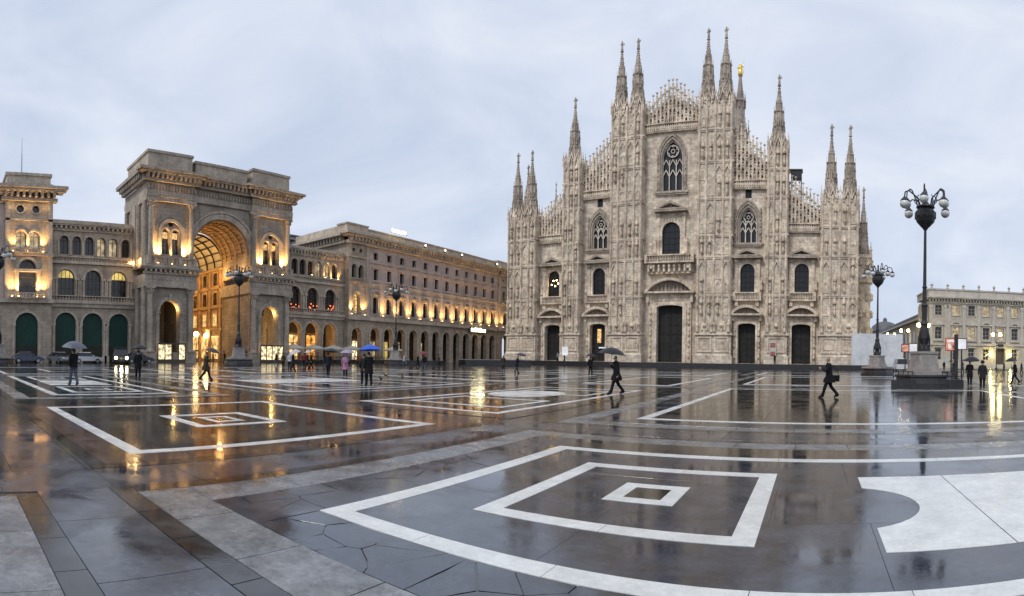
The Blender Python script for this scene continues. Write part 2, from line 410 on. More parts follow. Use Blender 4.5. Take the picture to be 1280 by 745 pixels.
def crazy(x0, x1, y0, y1, m, size=.55, near=12.5):
    """irregular polygonal paving: voronoi cells clipped to the rectangle"""
    nx = max(1, round((x1 - x0) / size)); ny = max(1, round((y1 - y0) / size))
    pts = [(x0 + (x1 - x0) * (i + .5 + R.uniform(-.5, .5)) / nx, y0 + (y1 - y0) * (j + .5 + R.uniform(-.5, .5)) / ny) for i in range(nx) for j in range(ny)]
    for p in pts:
        c = [(x0, y0), (x1, y0), (x1, y1), (x0, y1)]
        for q in pts:
            d = hypot(p[0] - q[0], p[1] - q[1])
            if q is p or d > size * 3.2: continue
            nx_, ny_ = (q[0] - p[0]) / d, (q[1] - p[1]) / d
            c = clip(c, nx_, ny_, nx_ * (p[0] + q[0]) / 2 + ny_ * (p[1] + q[1]) / 2)
            if len(c) < 3: break
        if len(c) < 3: continue
        mx_, my_ = sum(k[0] for k in c) / len(c), sum(k[1] for k in c) / len(c)
        c = [(k[0] + (mx_ - k[0]) * .007 / max(.05, hypot(mx_ - k[0], my_ - k[1])), k[1] + (my_ - k[1]) * .007 / max(.05, hypot(mx_ - k[0], my_ - k[1]))) for k in c]
        w_ = []
        for a_, b_ in zip(c, c[1:] + c[:1]):       # hewn, not ruled, edges
            w_.append((a_[0] + R.uniform(-.004, .004), a_[1] + R.uniform(-.004, .004)))
            if hypot(a_[0] - b_[0], a_[1] - b_[1]) > .2:
                t_ = R.uniform(.35, .65); w_.append((a_[0] + (b_[0] - a_[0]) * t_ + R.uniform(-.013, .013), a_[1] + (b_[1] - a_[1]) * t_ + R.uniform(-.013, .013)))
        poly_slab(w_, m, 'paving_stone', .011, near)
def grow(r, d): return (r[0] - d, r[1] + d, r[2] - d, r[3] + d)

S1 = (-4.48, 10.2, 3.62, 9.13); S2 = (-15.75, -8.3, 2.9, 10.2); S4 = (-4.65, 9.6, 14.1, 30.3); S5 = (-14.2, -8.45, 13.2, 26.5); S3 = (-35, -20, 3.9, 9.0); S6 = (-34, -19, 13.8, 26)
# the near panel and what rings it
ring(S1, grow(S1, -.265), 'white_marble', 1.35, 'marble_slab', .016, .003)
tiles(*grow(S1, -.265), 'sky_tinted_granite', 2.4, 1.66, gap=.0025)
q_ = (-3.38, -.49, 4.8, 7.9); ring(q_, grow(q_, -.24), 'white_marble', 1.25, 'marble_slab', .018, .003)
q_ = (-2.37, -1.52, 5.92, 6.84); ring(q_, grow(q_, -.2), 'white_marble', .9, 'marble_slab', .018, .003)
tiles(-2.17, -1.72, 6.12, 6.64, 'brown_granite', .6, None, 'granite_slab', .004, .016)
# bow-shaped white inlay: a rectangle with a round bite at each end
bite = [(.3 + .92 * cos(t), 6.22 + .92 * sin(t)) for t in [radians(-68) + radians(136) * i / 14 for i in range(15)]]
poly_slab([(.645, 4.68), (1.83, 4.68), (1.83, 6.192), (1.218, 6.192)] + [p for p in bite[::-1] if p[1] < 6.2], 'white_marble', 'marble_slab', .018)
poly_slab([(1.219, 6.198), (1.83, 6.198), (1.83, 7.72), (.645, 7.72)] + [p for p in bite[::-1] if p[1] > 6.25], 'white_marble', 'marble_slab', .018)
tiles(1.84, 4.4, 4.68, 7.72, 'white_marble', 1.3, 1.52, 'marble_slab', .003, .018)
q_ = (5.6, 8.5, 4.8, 7.9); ring(q_, grow(q_, -.24), 'white_marble', 1.25, 'marble_slab', .018, .003)
c0, c1, c2 = grow(S1, .92), grow(S1, 1.57), grow(S1, 1.84)
c0 = (-5.4, 11.2, 2.85, 10.1); c1 = (-6.05, 11.9, 2.2, 10.75); c2 = (-6.32, 12.2, 1.93, 11.0)
crazy(c0[0], S1[0], c0[2], c0[3], 'sky_tinted_granite', .55); crazy(S1[0], 3.0, c0[2], S1[2], 'sky_tinted_granite', .46); tiles(S1[0], 11, S1[3], c0[3], 'brown_granite', 2.2, None)
ring(c1, c0, 'light_granite', 1.15); ring(c2, c1, 'dark_granite', .95)
# lower street: slabs, dark strip, light slabs
tiles(-6.32, 4, 1.06, 1.93, 'street_granite', 1.25); tiles(-6.15, 4, .8, 1.06, 'dark_granite', .75); tiles(-6.15, 4, -.6, .8, 'light_granite', 1.2, 1.4)
tiles(-7.38, -6.32, -3, 12.1, 'street_granite', 1.3, None); tiles(-12, -7.38, .9, 1.93, 'street_granite', 1.4)
tiles(-6.32, 12.2, 11.0, 12.2, 'street_granite', 1.6, None, near=16)
# red-bordered panel
for S in (S2, S5):
    ring(S, grow(S, -.27), 'white_marble', 1.4, 'marble_slab', .016, .003, near=16); ring(grow(S, .62), S, 'pink_granite', 1.1); ring(grow(S, .9), grow(S, .62), 'dark_granite', 1.1)
    ring(grow(S, -.27), grow(S, -.72), 'dark_granite', 1.2)
    tiles(*grow(S, -.72), 'brown_granite', 1.5, 1.2)
    cx, cy = (S[0] + S[1]) / 2 + (.12 if S is S2 else 0), (S[2] + S[3]) / 2 - (.06 if S is S2 else 0)
    if S is S2:
        q_ = (cx - 1.15, cx + 1.15, cy - 1.17, cy + 1.17); ring(q_, grow(q_, -.26), 'white_marble', 1.2, 'marble_slab', .018, .003, near=16)
        q_ = (cx - .5, cx + .5, cy - .4, cy + .4); ring(q_, grow(q_, -.15), 'white_marble', 1.2, 'marble_slab', .018, .003, near=16)
    else:
        poly_slab([(cx - .7 + 1.6 * cos(2 * pi * i / 20), cy + 1.3 + 2.1 * sin(2 * pi * i / 20)) for i in range(20)], 'white_marble', 'marble_slab', .018)
        q_ = (S[0] + .9, S[1] - .9, S[2] + 1.6, S[2] + 5); ring(q_, grow(q_, -.22), 'white_marble', 2, 'marble_slab', .018, .003)
        q_ = (S[0] + .9, S[1] - .9, S[3] - 5, S[3] - 1.6); ring(q_, grow(q_, -.22), 'white_marble', 2, 'marble_slab', .018, .003)
# panels farther off
ring(S4, grow(S4, -.3), 'white_marble', 1.6, 'marble_slab', .016, .003, near=16); ring(grow(S4, 1.0), S4, 'sky_tinted_granite', 1.4); ring(grow(S4, 1.6), grow(S4, 1.0), 'light_granite', 1.4, near=14); ring(grow(S4, 1.88), grow(S4, 1.6), 'dark_granite', 1.4)
tiles(*grow(S4, -.3), 'brown_granite', 2.2, 1.6, near=5)
for S in (S3, S6):
    ring(S, grow(S, -.28), 'white_marble', 1.6, 'marble_slab', .016, .003); ring(grow(S, 1.6), grow(S, 1.0), 'light_granite', 1.4); ring(grow(S, 1.88), grow(S, 1.6), 'dark_granite', 1.4)
    tiles(*grow(S, -.28), 'sky_tinted_granite', 2.2, 1.6)
    cy = (S[2] + S[3]) / 2; hh = (S[3] - S[2]) * .3
    for a, b in ((S[1] - 4.6, S[1] - 1.1), (S[0] + 1.1, S[0] + 4.6)):
        q_ = (a, b, cy - hh, cy + hh); ring(q_, grow(q_, -.25), 'white_marble', 2, 'marble_slab', .018, .003)
        q_ = (a + 1.2, b - 1.2, cy - hh * .35, cy + hh * .35); ring(q_, grow(q_, -.16), 'white_marble', 2, 'marble_slab', .018, .003)
    tiles(S[0] + 5.4, S[1] - 5.6, cy - hh, cy + hh, 'white_marble', 2, 1.6, 'marble_slab', .003, .018)
# the farthest panels: only their white frames and light borders read
for S in ((-52, -38, 4, 18), (-34, -19, 31, 46), (-14.2, -8.4, 32, 46), (-4.6, 9.6, 36, 52), (14, 28, 14, 30), (14, 28, 36, 52), (-52, -38, 24, 44), (-30, -10, 52, 64), (-6, 10, 58, 70)):
    ring(S, grow(S, -.32), 'white_marble', 4, 'marble_slab', .016, .003); ring(grow(S, 1.6), grow(S, 1.0), 'light_granite', 4)
    tiles(*grow(S, -.32), 'brown_granite', 5, 4)
    if S[1] > -10: continue
    q_ = grow(S, -min(S[1] - S[0], S[3] - S[2]) * .28); ring(q_, grow(q_, -.28), 'white_marble', 4, 'marble_slab', .018, .003)
for m_, b_ in FAR.items():
    nm = {'white_marble': 'distant_marble_slabs'}.get(m_, 'distant_' + m_ + '_slabs')
    b_.build(nm, m_, ground, kind='stuff')

# ------------------------------------------------------------------ cathedral (local frame: x right, y into the building, z up)
DX, DY = -27.4, 103.0
duomo = thing('cathedral', 'huge pale marble gothic cathedral with many statue-topped spires', 'cathedral', (DX, DY, 0))

def figure(b, x, y, z, h, n=6):
    """a little standing stone figure"""
    r = h * .16
    b.lathe([(r * .95, 0), (r * 1.05, .12 * h), (r * .8, .45 * h), (r * 1.1, .72 * h), (r * .95, .8 * h), (r * .35, .84 * h), (r * .5, .89 * h), (r * .5, .96 * h), (r * .15, h)], (x, y, z), n)
def pinnacle(b, x, y, z, r, h, n=4):
    """small crocketed pinnacle: shaft, gable collar, needle, knob"""
    b.lathe([(r, 0), (r, .42 * h), (r * 1.35, .44 * h), (r * .85, .5 * h), (r * .12, .9 * h), (r * .34, .93 * h), (r * .34, .96 * h), (.02, h)], (x, y, z), n, pi / 4 if n == 4 else 0)
def gablet(b, cx, y, z, w_, h, t=.16):
    """open pointed gable made of two raking bars and a finial"""
    b.bar((cx - w_ / 2, y, z), (cx, y, z + h), t / 2); b.bar((cx + w_ / 2, y, z), (cx, y, z + h), t / 2)
    b.box(cx - t * .6, cx + t * .6, y - t * .6, y + t * .6, z + h - t, z + h + t * 2.2, t * .3, t * .3)

def spire_mesh():
    """unit spire: 14 m tall, base 2.3 m wide"""
    b = MB()
    b.lathe([(1.45, 0), (1.45, .5), (1.2, .7), (1.15, 3.4)], (0, 0, 0), 8, pi / 8)
    for i in range(8):
        t = 2 * pi * i / 8 + pi / 8
        pinnacle(b, 1.25 * cos(t), 1.25 * sin(t), -.3, .19, 4.4 if i % 2 else 3.6)
    for i in range(4):
        t = pi / 2 * i; c_, s_ = cos(t), sin(t)
        b.bar((1.12 * c_ - .6 * s_, 1.12 * s_ + .6 * c_, 2.2), (1.12 * c_, 1.12 * s_, 4.0), .09); b.bar((1.12 * c_ + .6 * s_, 1.12 * s_ - .6 * c_, 2.2), (1.12 * c_, 1.12 * s_, 4.0), .09)
        figure(b, 1.2 * c_, 1.2 * s_, .7, 1.6)
    b.lathe([(1.22, 3.3), (1.28, 3.6), (.9, 3.8), (.86, 6.6), (1.05, 6.8), (1.05, 7.0), (.7, 7.1)], (0, 0, 0), 8, pi / 8)
    for i in range(8):
        t = 2 * pi * i / 8 + pi / 8
        pinnacle(b, .98 * cos(t), .98 * sin(t), 3.6, .13, 4.3)
        pinnacle(b, .62 * cos(t), .62 * sin(t), 7.0, .10, 2.3)
        figure(b, .95 * cos(t + pi / 8), .95 * sin(t + pi / 8), 4.0, 1.3, 5)
    b.lathe([(.66, 7.0), (.6, 8.3), (.7, 8.5), (.5, 8.7), (.17, 11.7), (.34, 11.85), (.3, 12.05), (.2, 12.1)], (0, 0, 0), 8, pi / 8)
    for k in range(7):        # crockets up the needle
        z = 8.9 + k * .4; r = .5 - .33 * (z - 8.7) / 3
        for i in range(4):
            t = pi / 2 * i + pi / 4 * (k % 2)
            b.box(r * cos(t) - .08, r * cos(t) + .08, r * sin(t) - .08, r * sin(t) + .08, z, z + .16, .03, .03)
    return b.mesh('spire', 'weathered_shaded_marble')
def statue_mesh():
    b = MB()
    b.lathe([(.2, 0), (.26, .1), (.23, .5), (.2, .9), (.29, 1.3), (.26, 1.5), (.09, 1.58), (.14, 1.66), (.14, 1.82), (.04, 1.92)], (0, 0, 0), 8)
    b.bar((.22, 0, 1.42), (.42, -.1, 1.15), .07, 6, .05); b.bar((.42, -.1, 1.15), (.38, -.22, 1.5), .05, 6, .04)
    b.bar((-.22, 0, 1.42), (-.34, -.06, 1.0), .07, 6, .05)
    return b.mesh('statue', 'weathered_shaded_marble')
SPIRE, STATUE = spire_mesh(), statue_mesh()
def spire(x, y, z, h, wide=1.0, rz=0):
    k = h / 14.0
    o = put(SPIRE, 'spire', duomo, (x, y, z), rz, None, (k * wide, k * wide, k))
    put(STATUE, 'statue', o, (0, 0, 12.1), R.uniform(-.6, .6))
    return o

# --- piers: (u0, u1, top, projection, spires)
def pier(u0, u1, top, proj, shafts, bands):
    b = MB(); yb = 3.2; wd = u1 - u0
    b.box(u0, u1, -proj, yb, .85, top)
    b.box(u0 - .35, u1 + .35, -proj - .35, yb, .85, 2.3); b.box(u0 - .2, u1 + .2, -proj - .2, yb, 2.3, 2.6, .1, .1)
    b.box(u0 - .12, u1 + .12, -proj - .12, yb, 2.6, 6.1)
    b.box(u0 - .4, u1 + .4, -proj - .42, yb, 6.1, 6.35); b.box(u0 - .25, u1 + .25, -proj - .25, yb, 6.35, 6.65)
    body = b.build('pier', 'marble', duomo)
    c = MB(); y = -proj
    npan = max(1, round(wd / 3.2))
    for i in range(npan):        # panelled pedestal with carved figures
        a, d = u0 + wd * i / npan + .25, u0 + wd * (i + 1) / npan - .25
        c.plate(rect(a, d, 2.9, 5.8), [rect(a + .3, d - .3, 3.2, 5.5)], y - .26, y - .1)
        c.box(a + .55, d - .55, y - .2, y, 3.5, 5.2, .12, 0)
        for s_ in (a + .05, d - .05): figure(c, s_, y - .3, 6.65, R.uniform(1.7, 2.2))
        c.box((a + d) / 2 - .7, (a + d) / 2 + .7, y - .18, y, 7.0, 8.7, .2, 0); c.ball(((a + d) / 2, y - .2, 7.9), .45, 8, 5)
    ribs = [u0 + .22] + [u0 + wd * i / shafts for i in range(1, shafts)] + [u1 - .22]
    for r_ in ribs:
        c.box(r_ - .2, r_ + .2, y - .22, y, 6.65, top + .4); c.box(r_ - .09, r_ + .09, y - .34, y - .2, 6.7, top + .2)
    for z in bands:
        c.box(u0 - .15, u1 + .15, y - .24, y + .3, z, z + .2); c.box(u0 - .06, u1 + .06, y - .16, y + .2, z - .25, z)
    lev = [9.2] + list(bands) + [top]
    for i in range(len(lev) - 1):   # niches between the ribs: bracket, figure, canopy
        z0, z1 = lev[i], lev[i + 1]
        for j in range(len(ribs) - 1):
            a, d = ribs[j] + .2, ribs[j + 1] - .2; m_ = (a + d) / 2
            if d - a < .4: continue
            zz = z0 + .6
            while zz + 2.6 < z1:
                big = R.random()
                if big < .5:
                    c.lathe([(.1, 0), (.34, .45), (.34, .55)], (m_, y - .22, zz), 6); figure(c, m_, y - .25, zz + .55, R.uniform(1.25, 1.7))
                    c.lathe([(.36, 0), (.4, .25), (.1, 1.2), (.03, 1.45)], (m_, y - .2, zz + 2.2), 6)
                    zz += R.uniform(3.8, 6.5)
                else:
                    c.plate(rect(a, d, zz, zz + 2.0), [arch_pts(m_, (d - a) * .6, zz + .2, zz + 1.3, 'pointed', 6)], y - .1, y)
                    zz += R.uniform(2.6, 5)
        # blind lancets just under each band
        for j in range(len(ribs) - 1):
            a, d = ribs[j] + .2, ribs[j + 1] - .2
            if d - a > .4 and R.random() < .35: gablet(c, (a + d) / 2, y - .2, z1 - 1.7, d - a, 1.0, .14)
    # side ribs so that the flanks of the pier are not bare
    for sx in (u0, u1):
        e_ = -.14 if sx == u0 else .14
        for yy in (-proj + .5, -proj + 1.4):
            c.box(min(sx, sx + e_), max(sx, sx + e_), yy - .13, yy + .13, 6.65, top)
        for z in bands: c.box(min(sx, sx + e_ * 2), max(sx, sx + e_ * 2), -proj, 1, z, z + .28)
    # crown of gables
    ng = max(2, round(wd / 1.3))
    for i in range(ng):
        m_ = u0 + wd * (i + .5) / ng; gablet(c, m_, y - .2, top - .2, wd / ng, 1.9, .2); c.box(m_ - .12, m_ + .12, y - .2, y, top - 1.2, top + .6)
    for i in range(ng + 1): pinnacle(c, u0 + wd * i / ng, y - .1, top - .6, .2, 3.0)
    for sx in (u0, u1):
        for yy in (-proj + 1.2, -proj + 2.4): pinnacle(c, sx, yy, top - .5, .2, 2.8)
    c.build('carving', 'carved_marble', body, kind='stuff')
B1 = (13.4, 20.6, 24.6, 31.6)
for s in (-1, 1):
    def P(a, b_, *k):
        return pier(min(s * a, s * b_), max(s * a, s * b_), *k)
    P(5.5, 12.0, 50.2, 1.7, 4, B1 + (38.5, 44.5)); P(18.6, 22.4, 41.2, 1.7, 3, B1 + (36.8,)); P(28.6, 35.5, 31.5, 1.7, 4, (13.4, 20.6, 26.2))
    spire(s * 7.0, -.6, 50.1, 14.3); spire(s * 10.4, -.6, 50.1, 14.3, 1, .4)
    spire(s * 20.5, -.4, 41.0, 14.0)
    spire(s * 30.4, -.5, 31.3, 14.4, .95); spire(s * 33.9, -.5, 31.3, 14.4, .95, .3); spire(s * 34.2, 4.5, 30.5, 14.2, .9)

# --- wall bays with real openings
def tracery(parent, cx, y, z0, w_, zs, lights, rise):
    """gothic window: mullions, lancet heads, a wheel of ribs; pane behind"""
    b = MB(); top = arch_pts(cx, w_, z0, zs, 'pointed', 14, rise); zt = max(p[1] for p in top); rm = .09
    b.plate(top, [arch_pts(cx, w_ - .34, z0 + .17, zs, 'pointed', 14, rise)], y, y + .3)
    lw = w_ / lights; zh = z0 + (zt - z0) * .33
    for i in range(1, lights): b.box(cx - w_ / 2 + lw * i - rm, cx - w_ / 2 + lw * i + rm, y + .05, y + .25, z0, zt - (zt - z0) * .38)
    for lvl, zz in enumerate((zh, zh + (zt - z0) * .2)):
        for i in range(lights):
            m_ = cx - w_ / 2 + lw * (i + .5)
            b.bar((m_ - lw / 2, y + .15, zz - lw * .2), (m_, y + .15, zz + lw * .75), rm * .9); b.bar((m_ + lw / 2, y + .15, zz - lw * .2), (m_, y + .15, zz + lw * .75), rm * .9)
    rr = w_ * .30; zc = zt - rr - w_ * .22
    b.arc(cx, zc, rr - .16, rr, 0, 2 * pi, y + .05, y + .25, 16); b.arc(cx, zc, rr * .3 - .06, rr * .3 + .06, 0, 2 * pi, y + .05, y + .25, 10)
    for i in range(6):
        t = 2 * pi * i / 6
        b.arc(cx + rr * .62 * cos(t), zc + rr * .62 * sin(t), rr * .3 - .05, rr * .3 + .05, t - 1.7, t + 1.7, y + .06, y + .22, 6)
    o = b.build('gothic_window', 'pale_marble', duomo)
    p = MB(); p.plate(arch_pts(cx, w_ - .1, z0 + .05, zs, 'pointed', 14, rise), [], y + .4, y + .5); p.build('pane', 'dark_glass', o)
    h = MB(); a = w_ / 2 + .35         # hood mould in steps
    for k, (g_, d_) in enumerate(((.0, .12), (.35, .3), (.7, .2))):
        h.plate(arch_pts(cx, w_ + .5 + 2 * g_, z0, zs, 'pointed', 14, rise), [arch_pts(cx, w_ + .02 + 2 * g_, z0 + .01, zs, 'pointed', 14, rise)], -d_, .05)
    h.box(cx - a - .9, cx + a + .9, -.55, .1, z0 - .45, z0 - .05); h.box(cx - a - .6, cx + a + .6, -.4, .1, z0 - .75, z0 - .45)
    for i in range(10): figure(h, cx + (w_ / 2 + .75) * (-1 if i % 2 else 1), -.2, z0 + .3 + (i // 2) * 1.3, 1.1)
    h.build('hood_mould', 'weathered_shaded_marble', o)
def renaissance_window(cx, z0, w_, zs, ped_z, grand=False, light=False):
    b = MB(); hw = w_ / 2; top = zs + hw
    b.plate([(cx - hw - .45, z0 - .1), (cx + hw + .45, z0 - .1), (cx + hw + .45, top + .9), (cx - hw - .45, top + .9)], [arch_pts(cx, w_ - .02, z0, zs)], -.22, .04)
    for s_ in (-1, 1):
        b.box(cx + s_ * (hw + .75) - .3, cx + s_ * (hw + .75) + .3, -.4, .05, z0, ped_z - .5); b.box(cx + s_ * (hw + .75) - .38, cx + s_ * (hw + .75) + .38, -.6, .05, ped_z - 1.1, ped_z - .5, 0, 0)
        figure(b, cx + s_ * (hw + 1.3), -.35, z0 + .4, 2.2 if not grand else 3)
    e_ = hw + 1.5; main = b; b = MB()
    b.box(cx - e_, cx + e_, -1.3, .05, ped_z - .35, ped_z)
    hp = e_ * .52
    b.plate([(cx - e_, ped_z), (cx + e_, ped_z), (cx, ped_z + hp)], [[(cx - e_ + 1.1, ped_z + .28), (cx + e_ - 1.1, ped_z + .28), (cx, ped_z + hp - .55)]], -1.35, .05)
    figure(b, cx, -.35, ped_z + .2, hp * .7); b.box(cx - e_ * .5, cx + e_ * .5, -.3, 0, ped_z, ped_z + hp * .35, .4, 0)
    ped = b; b = main
    for k in range(8): figure(b, cx - hw - .2 + (w_ + .4) * k / 7, -.3, top + .25, .75, 5)
    # balustrade below
    e2 = hw + 1.1 if not grand else 4.6; dpt = 1.0 if not grand else 1.7; zb = z0 - .1
    b.box(cx - e2, cx + e2, -dpt, .05, zb - .1, zb + .12); b.box(cx - e2, cx + e2, -dpt, .05, zb - 1.5, zb - 1.2)
    k = int(e2 * 2 / .32)
    for i in range(k + 1): b.lathe([(.07, 0), (.12, .35), (.06, .75), (.08, 1.12)], (cx - e2 + .1 + (2 * e2 - .2) * i / k, -dpt + .15, zb - 1.2), 5)
    for s_ in (-1, 1):
        b.box(cx + s_ * e2 - .25, cx + s_ * e2 + .25, -dpt - .05, .05, zb - 1.5, zb + .2); b.box(cx + s_ * e2 * .8 - .3, cx + s_ * e2 * .8 + .3, -dpt * .8, .05, zb - 2.5, zb - 1.5, 0, .1)
    if grand:
        for i in range(9): figure(b, cx - 4.1 + 8.2 * i / 8, -1.3, zb - 3.2, 1.6); 
        b.box(cx - 4.2, cx + 4.2, -1.1, .05, zb - 3.5, zb - 3.2); b.box(cx - 4.6, cx + 4.6, -.4, .05, zb - 3.2, zb - 1.5)
    o = b.build('window_surround', 'carved_marble', duomo); ped.build('pediment', 'weathered_shaded_marble', o)  # pediment's darker marble stands in for the shadow under its cornice
    g = window(o, cx, .35, z0, w_, zs - z0, 'round', 'dark_glass', (2, 4), 'bronze', 'window')
    if light:
        for i in range(5): MB().ball((cx + (-.7, -.3, .1, .45, .8)[i], .3, z0 + (2.6, 3.4, 2.3, 3.5, 2.8)[i]), .13, 6, 4).build('lamp_bulb', 'lamp_warm', o)
def portal(cx, z1, w_, grand=False, lit=False):
    b = MB(); hw = w_ / 2; z0 = .85
    op = arch_pts(cx, w_, z0 + .02, z1 - .5, 'round', 10, .5)
    jw = .85 if not grand else 1.7
    b.plate([(cx - hw - jw, z0 + .01), (cx + hw + jw, z0 + .01), (cx + hw + jw, z1 + .8), (cx - hw - jw, z1 + .8)], [op], -.45, .04)
    b.plate([(cx - hw - jw * .45, z0 + .01), (cx + hw + jw * .45, z0 + .01), (cx + hw + jw * .45, z1 + .35), (cx - hw - jw * .45, z1 + .35)], [arch_pts(cx, w_ + .03, z0 + .03, z1 - .48, 'round', 10, .5)], -.62, -.4)
    e_ = hw + jw + (.6 if not grand else .7); zt = z1 + (1.8 if not grand else 2.6)
    b.box(cx - e_ + .3, cx + e_ - .3, -.5, .05, z1 + .8, zt - .35); b.box(cx - e_, cx + e_, -1.45, .05, zt - .35, zt)
    rise = e_ * .52; rr = (e_ * e_ + rise * rise) / (2 * rise); a_ = math.asin(e_ / rr)
    b.arc(cx, zt + rise - rr, rr - .5, rr, pi / 2 - a_, pi / 2 + a_, -1.5, .05, 14)
    P = [(cx + (rr - .45) * sin(t), zt + rise - rr + (rr - .45) * cos(t)) for t in [a_ - 2 * a_ * i / 14 for i in range(15)]]
    P = [(max(cx - e_ + .1, min(cx + e_ - .1, x)), max(z, zt)) for x, z in P]
    tym = MB(); tym.plate(P, [], -.35, .04)
    for i in range(9 if grand else 6): figure(tym, cx + (i - (4 if grand else 2.5)) * e_ * .16, -.5, zt + .05, rise * R.uniform(.4, .7), 6)
    for i in range(7): figure(b, cx - hw + w_ * i / 6, -.55, z1 + .9, .8, 5)
    for s_ in (-1, 1):
        b.box(cx + s_ * (hw + jw + .1) - .25, cx + s_ * (hw + jw + .1) + .25, -.9, .05, z1 + .5, zt - .35, 0, .1)
        for k in range(5 if grand else 3): figure(b, cx + s_ * (hw + jw * .75), -.55, z0 + 1 + k * 2.1, 1.5, 6)
    o = b.build('portal', 'carved_marble', duomo)
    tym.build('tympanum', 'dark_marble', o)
    for s_ in (-1, 1):      # two bronze leaves with relief panels
        d = MB(); x0, x1 = (cx - hw, cx - .02) if s_ < 0 else (cx + .02, cx + hw)
        d.box(x0, x1, .75, .95, z0, z1)
        for i in range(2):
            for k in range(6):
                xa = x0 + (x1 - x0) * (i + .12) / 2; xb = x0 + (x1 - x0) * (i + .88) / 2; za = z0 + .4 + (z1 - z0 - .9) * k / 6
                d.box(xa, xb, .68, .78, za, za + (z1 - z0 - .9) / 6 - .25, .06, .03)
        d.build('door_leaf', 'bronze', o)
    if lit:
        g = MB(); g.box(cx - .45, cx + .35, .55, .65, 4.6, 7.4); g.build('lit_panel', 'warm_window', o)
        g = MB(); g.box(cx - .1, cx + 1.5, .5, .6, 3.5, 3.75); g.build('lit_notice', 'board_lit', o)

def bay(u0, u1, top, holes):
    MB().plate(rect(u0, u1, .86, top), holes, 0, 1.2).build('wall', 'marble', duomo)
bay(-5.5, 5.5, 46.9, [arch_pts(0, 5.1, .9, 11.4, 'round', 10, .5), arch_pts(0, 3.6, 21.5, 26.2), arch_pts(0, 4.1, 34.0, 40.5, 'pointed', 14, 1.0)])
tracery(duomo, 0, .45, 34.0, 4.1, 40.5, 3, 1.0); renaissance_window(0, 21.5, 3.6, 26.2, 30.2, True); portal(0, 11.9, 5.1, True)
for s in (-1, 1):
    c = 14.9 * s; a, d = sorted((12.0 * s, 18.6 * s))
    bay(a, d, 35.0, [arch_pts(c, 3.3, .9, 7.9, 'round', 10, .5), arch_pts(c, 2.7, 14.2, 18.3), arch_pts(c, 3.3, 23.6, 27.4, 'pointed', 14, 1.0), rect(c - .6, c + .6, 32.0, 33.6)])
    tracery(duomo, c, .45, 23.6, 3.3, 27.4, 3, 1.0); renaissance_window(c, 14.2, 2.7, 18.3, 20.9); portal(c, 8.4, 3.3, False, s < 0)
    MB().box(c - .55, c + .55, .5, .6, 32.0, 33.6).build('vent_window', 'dark_glass', duomo)
    c = 25.1 * s; a, d = sorted((22.4 * s, 28.6 * s))
    bay(a, d, 26.7, [arch_pts(c, 3.5, .9, 7.8, 'round', 10, .5), arch_pts(c, 2.7, 14.2, 18.3)])
    renaissance_window(c, 14.2, 2.7, 18.3, 20.9, False, s < 0); portal(c, 8.3, 3.5)

# --- lace crests above the bays
def crest(u0, u1, base, zfun, n, ogee=False):
    b = MB(); k = (u1 - u0) / n
    b.box(u0, u1, -.7, .5, base - .9, base - .5); b.box(u0, u1, -.55, .5, base - 1.6, base - .9); b.box(u0, u1, -.8, .4, base - .1, base + .1)
    for i in range(int((u1 - u0) / .42)):
        x = u0 + .2 + i * .42; b.box(x - .12, x + .12, -.72, -.4, base - 1.35, base - .9); b.bar((x, -.6, base - .5), (x, -.6, base - .1), .07)
    for i in range(n + 1):
        x = u0 + k * i; zt = zfun(x)
        b.box(x - .17, x + .17, -.45, -.11, base - .4, zt - .4); b.box(x - .24, x + .24, -.52, -.04, zt - 1.5, zt - 1.2)
        hf = 1.0 if i % 2 == 0 else .62
        b.lathe([(.24, 0), (.05, .9 * hf), (.2, 1.02 * hf), (.2, 1.25 * hf), (.04, 1.35 * hf)], (x, -.28, zt - .5), 4, pi / 4)
        b.box(x - .27, x + .27, -.33, -.23, zt + .5 * hf, zt + .5 * hf + .14)
    for i in range(n):
        x0, x1 = u0 + k * i, u0 + k * (i + 1); m_ = (x0 + x1) / 2; zt = min(zfun(x0), zfun(x1))
        lv = zt - 1.5
        while lv > base + .6:
            b.bar((x0, -.28, lv - .2), (m_, -.28, lv + .75), .09); b.bar((x1, -.28, lv - .2), (m_, -.28, lv + .75), .09)
            b.arc(m_, lv - .62, .2, .33, 0, 2 * pi, -.35, -.21, 8)
            b.box(x0, x1, -.36, -.2, lv - 1.1, lv - .95)
            lv -= 1.9
        b.bar((m_, -.28, base - .4), (m_, -.28, lv + 1.2), .07)
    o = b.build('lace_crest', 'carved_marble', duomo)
    N = 10; pts = [(u0, base - .5), (u1, base - .5)] + [(u1 - (u1 - u0) * i / N, base + (zfun(u1 - (u1 - u0) * i / N) - base) * .66) for i in range(N + 1)]
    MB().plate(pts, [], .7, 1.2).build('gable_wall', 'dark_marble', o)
crest(-5.5, 5.5, 47.0, lambda x: 55.2 - 4.6 * (abs(x) / 5.5) ** 1.25, 14)
for s in (-1, 1):
    a, d = sorted((12.0 * s, 18.6 * s)); crest(a, d, 35.2, lambda x: 46.6 - (abs(x) - 12) / 6.6 * 6.0, 9)
    a, d = sorted((22.4 * s, 28.6 * s)); crest(a, d, 27.0, lambda x: 36.2 - (abs(x) - 22.4) / 6.2 * 4.9, 9)

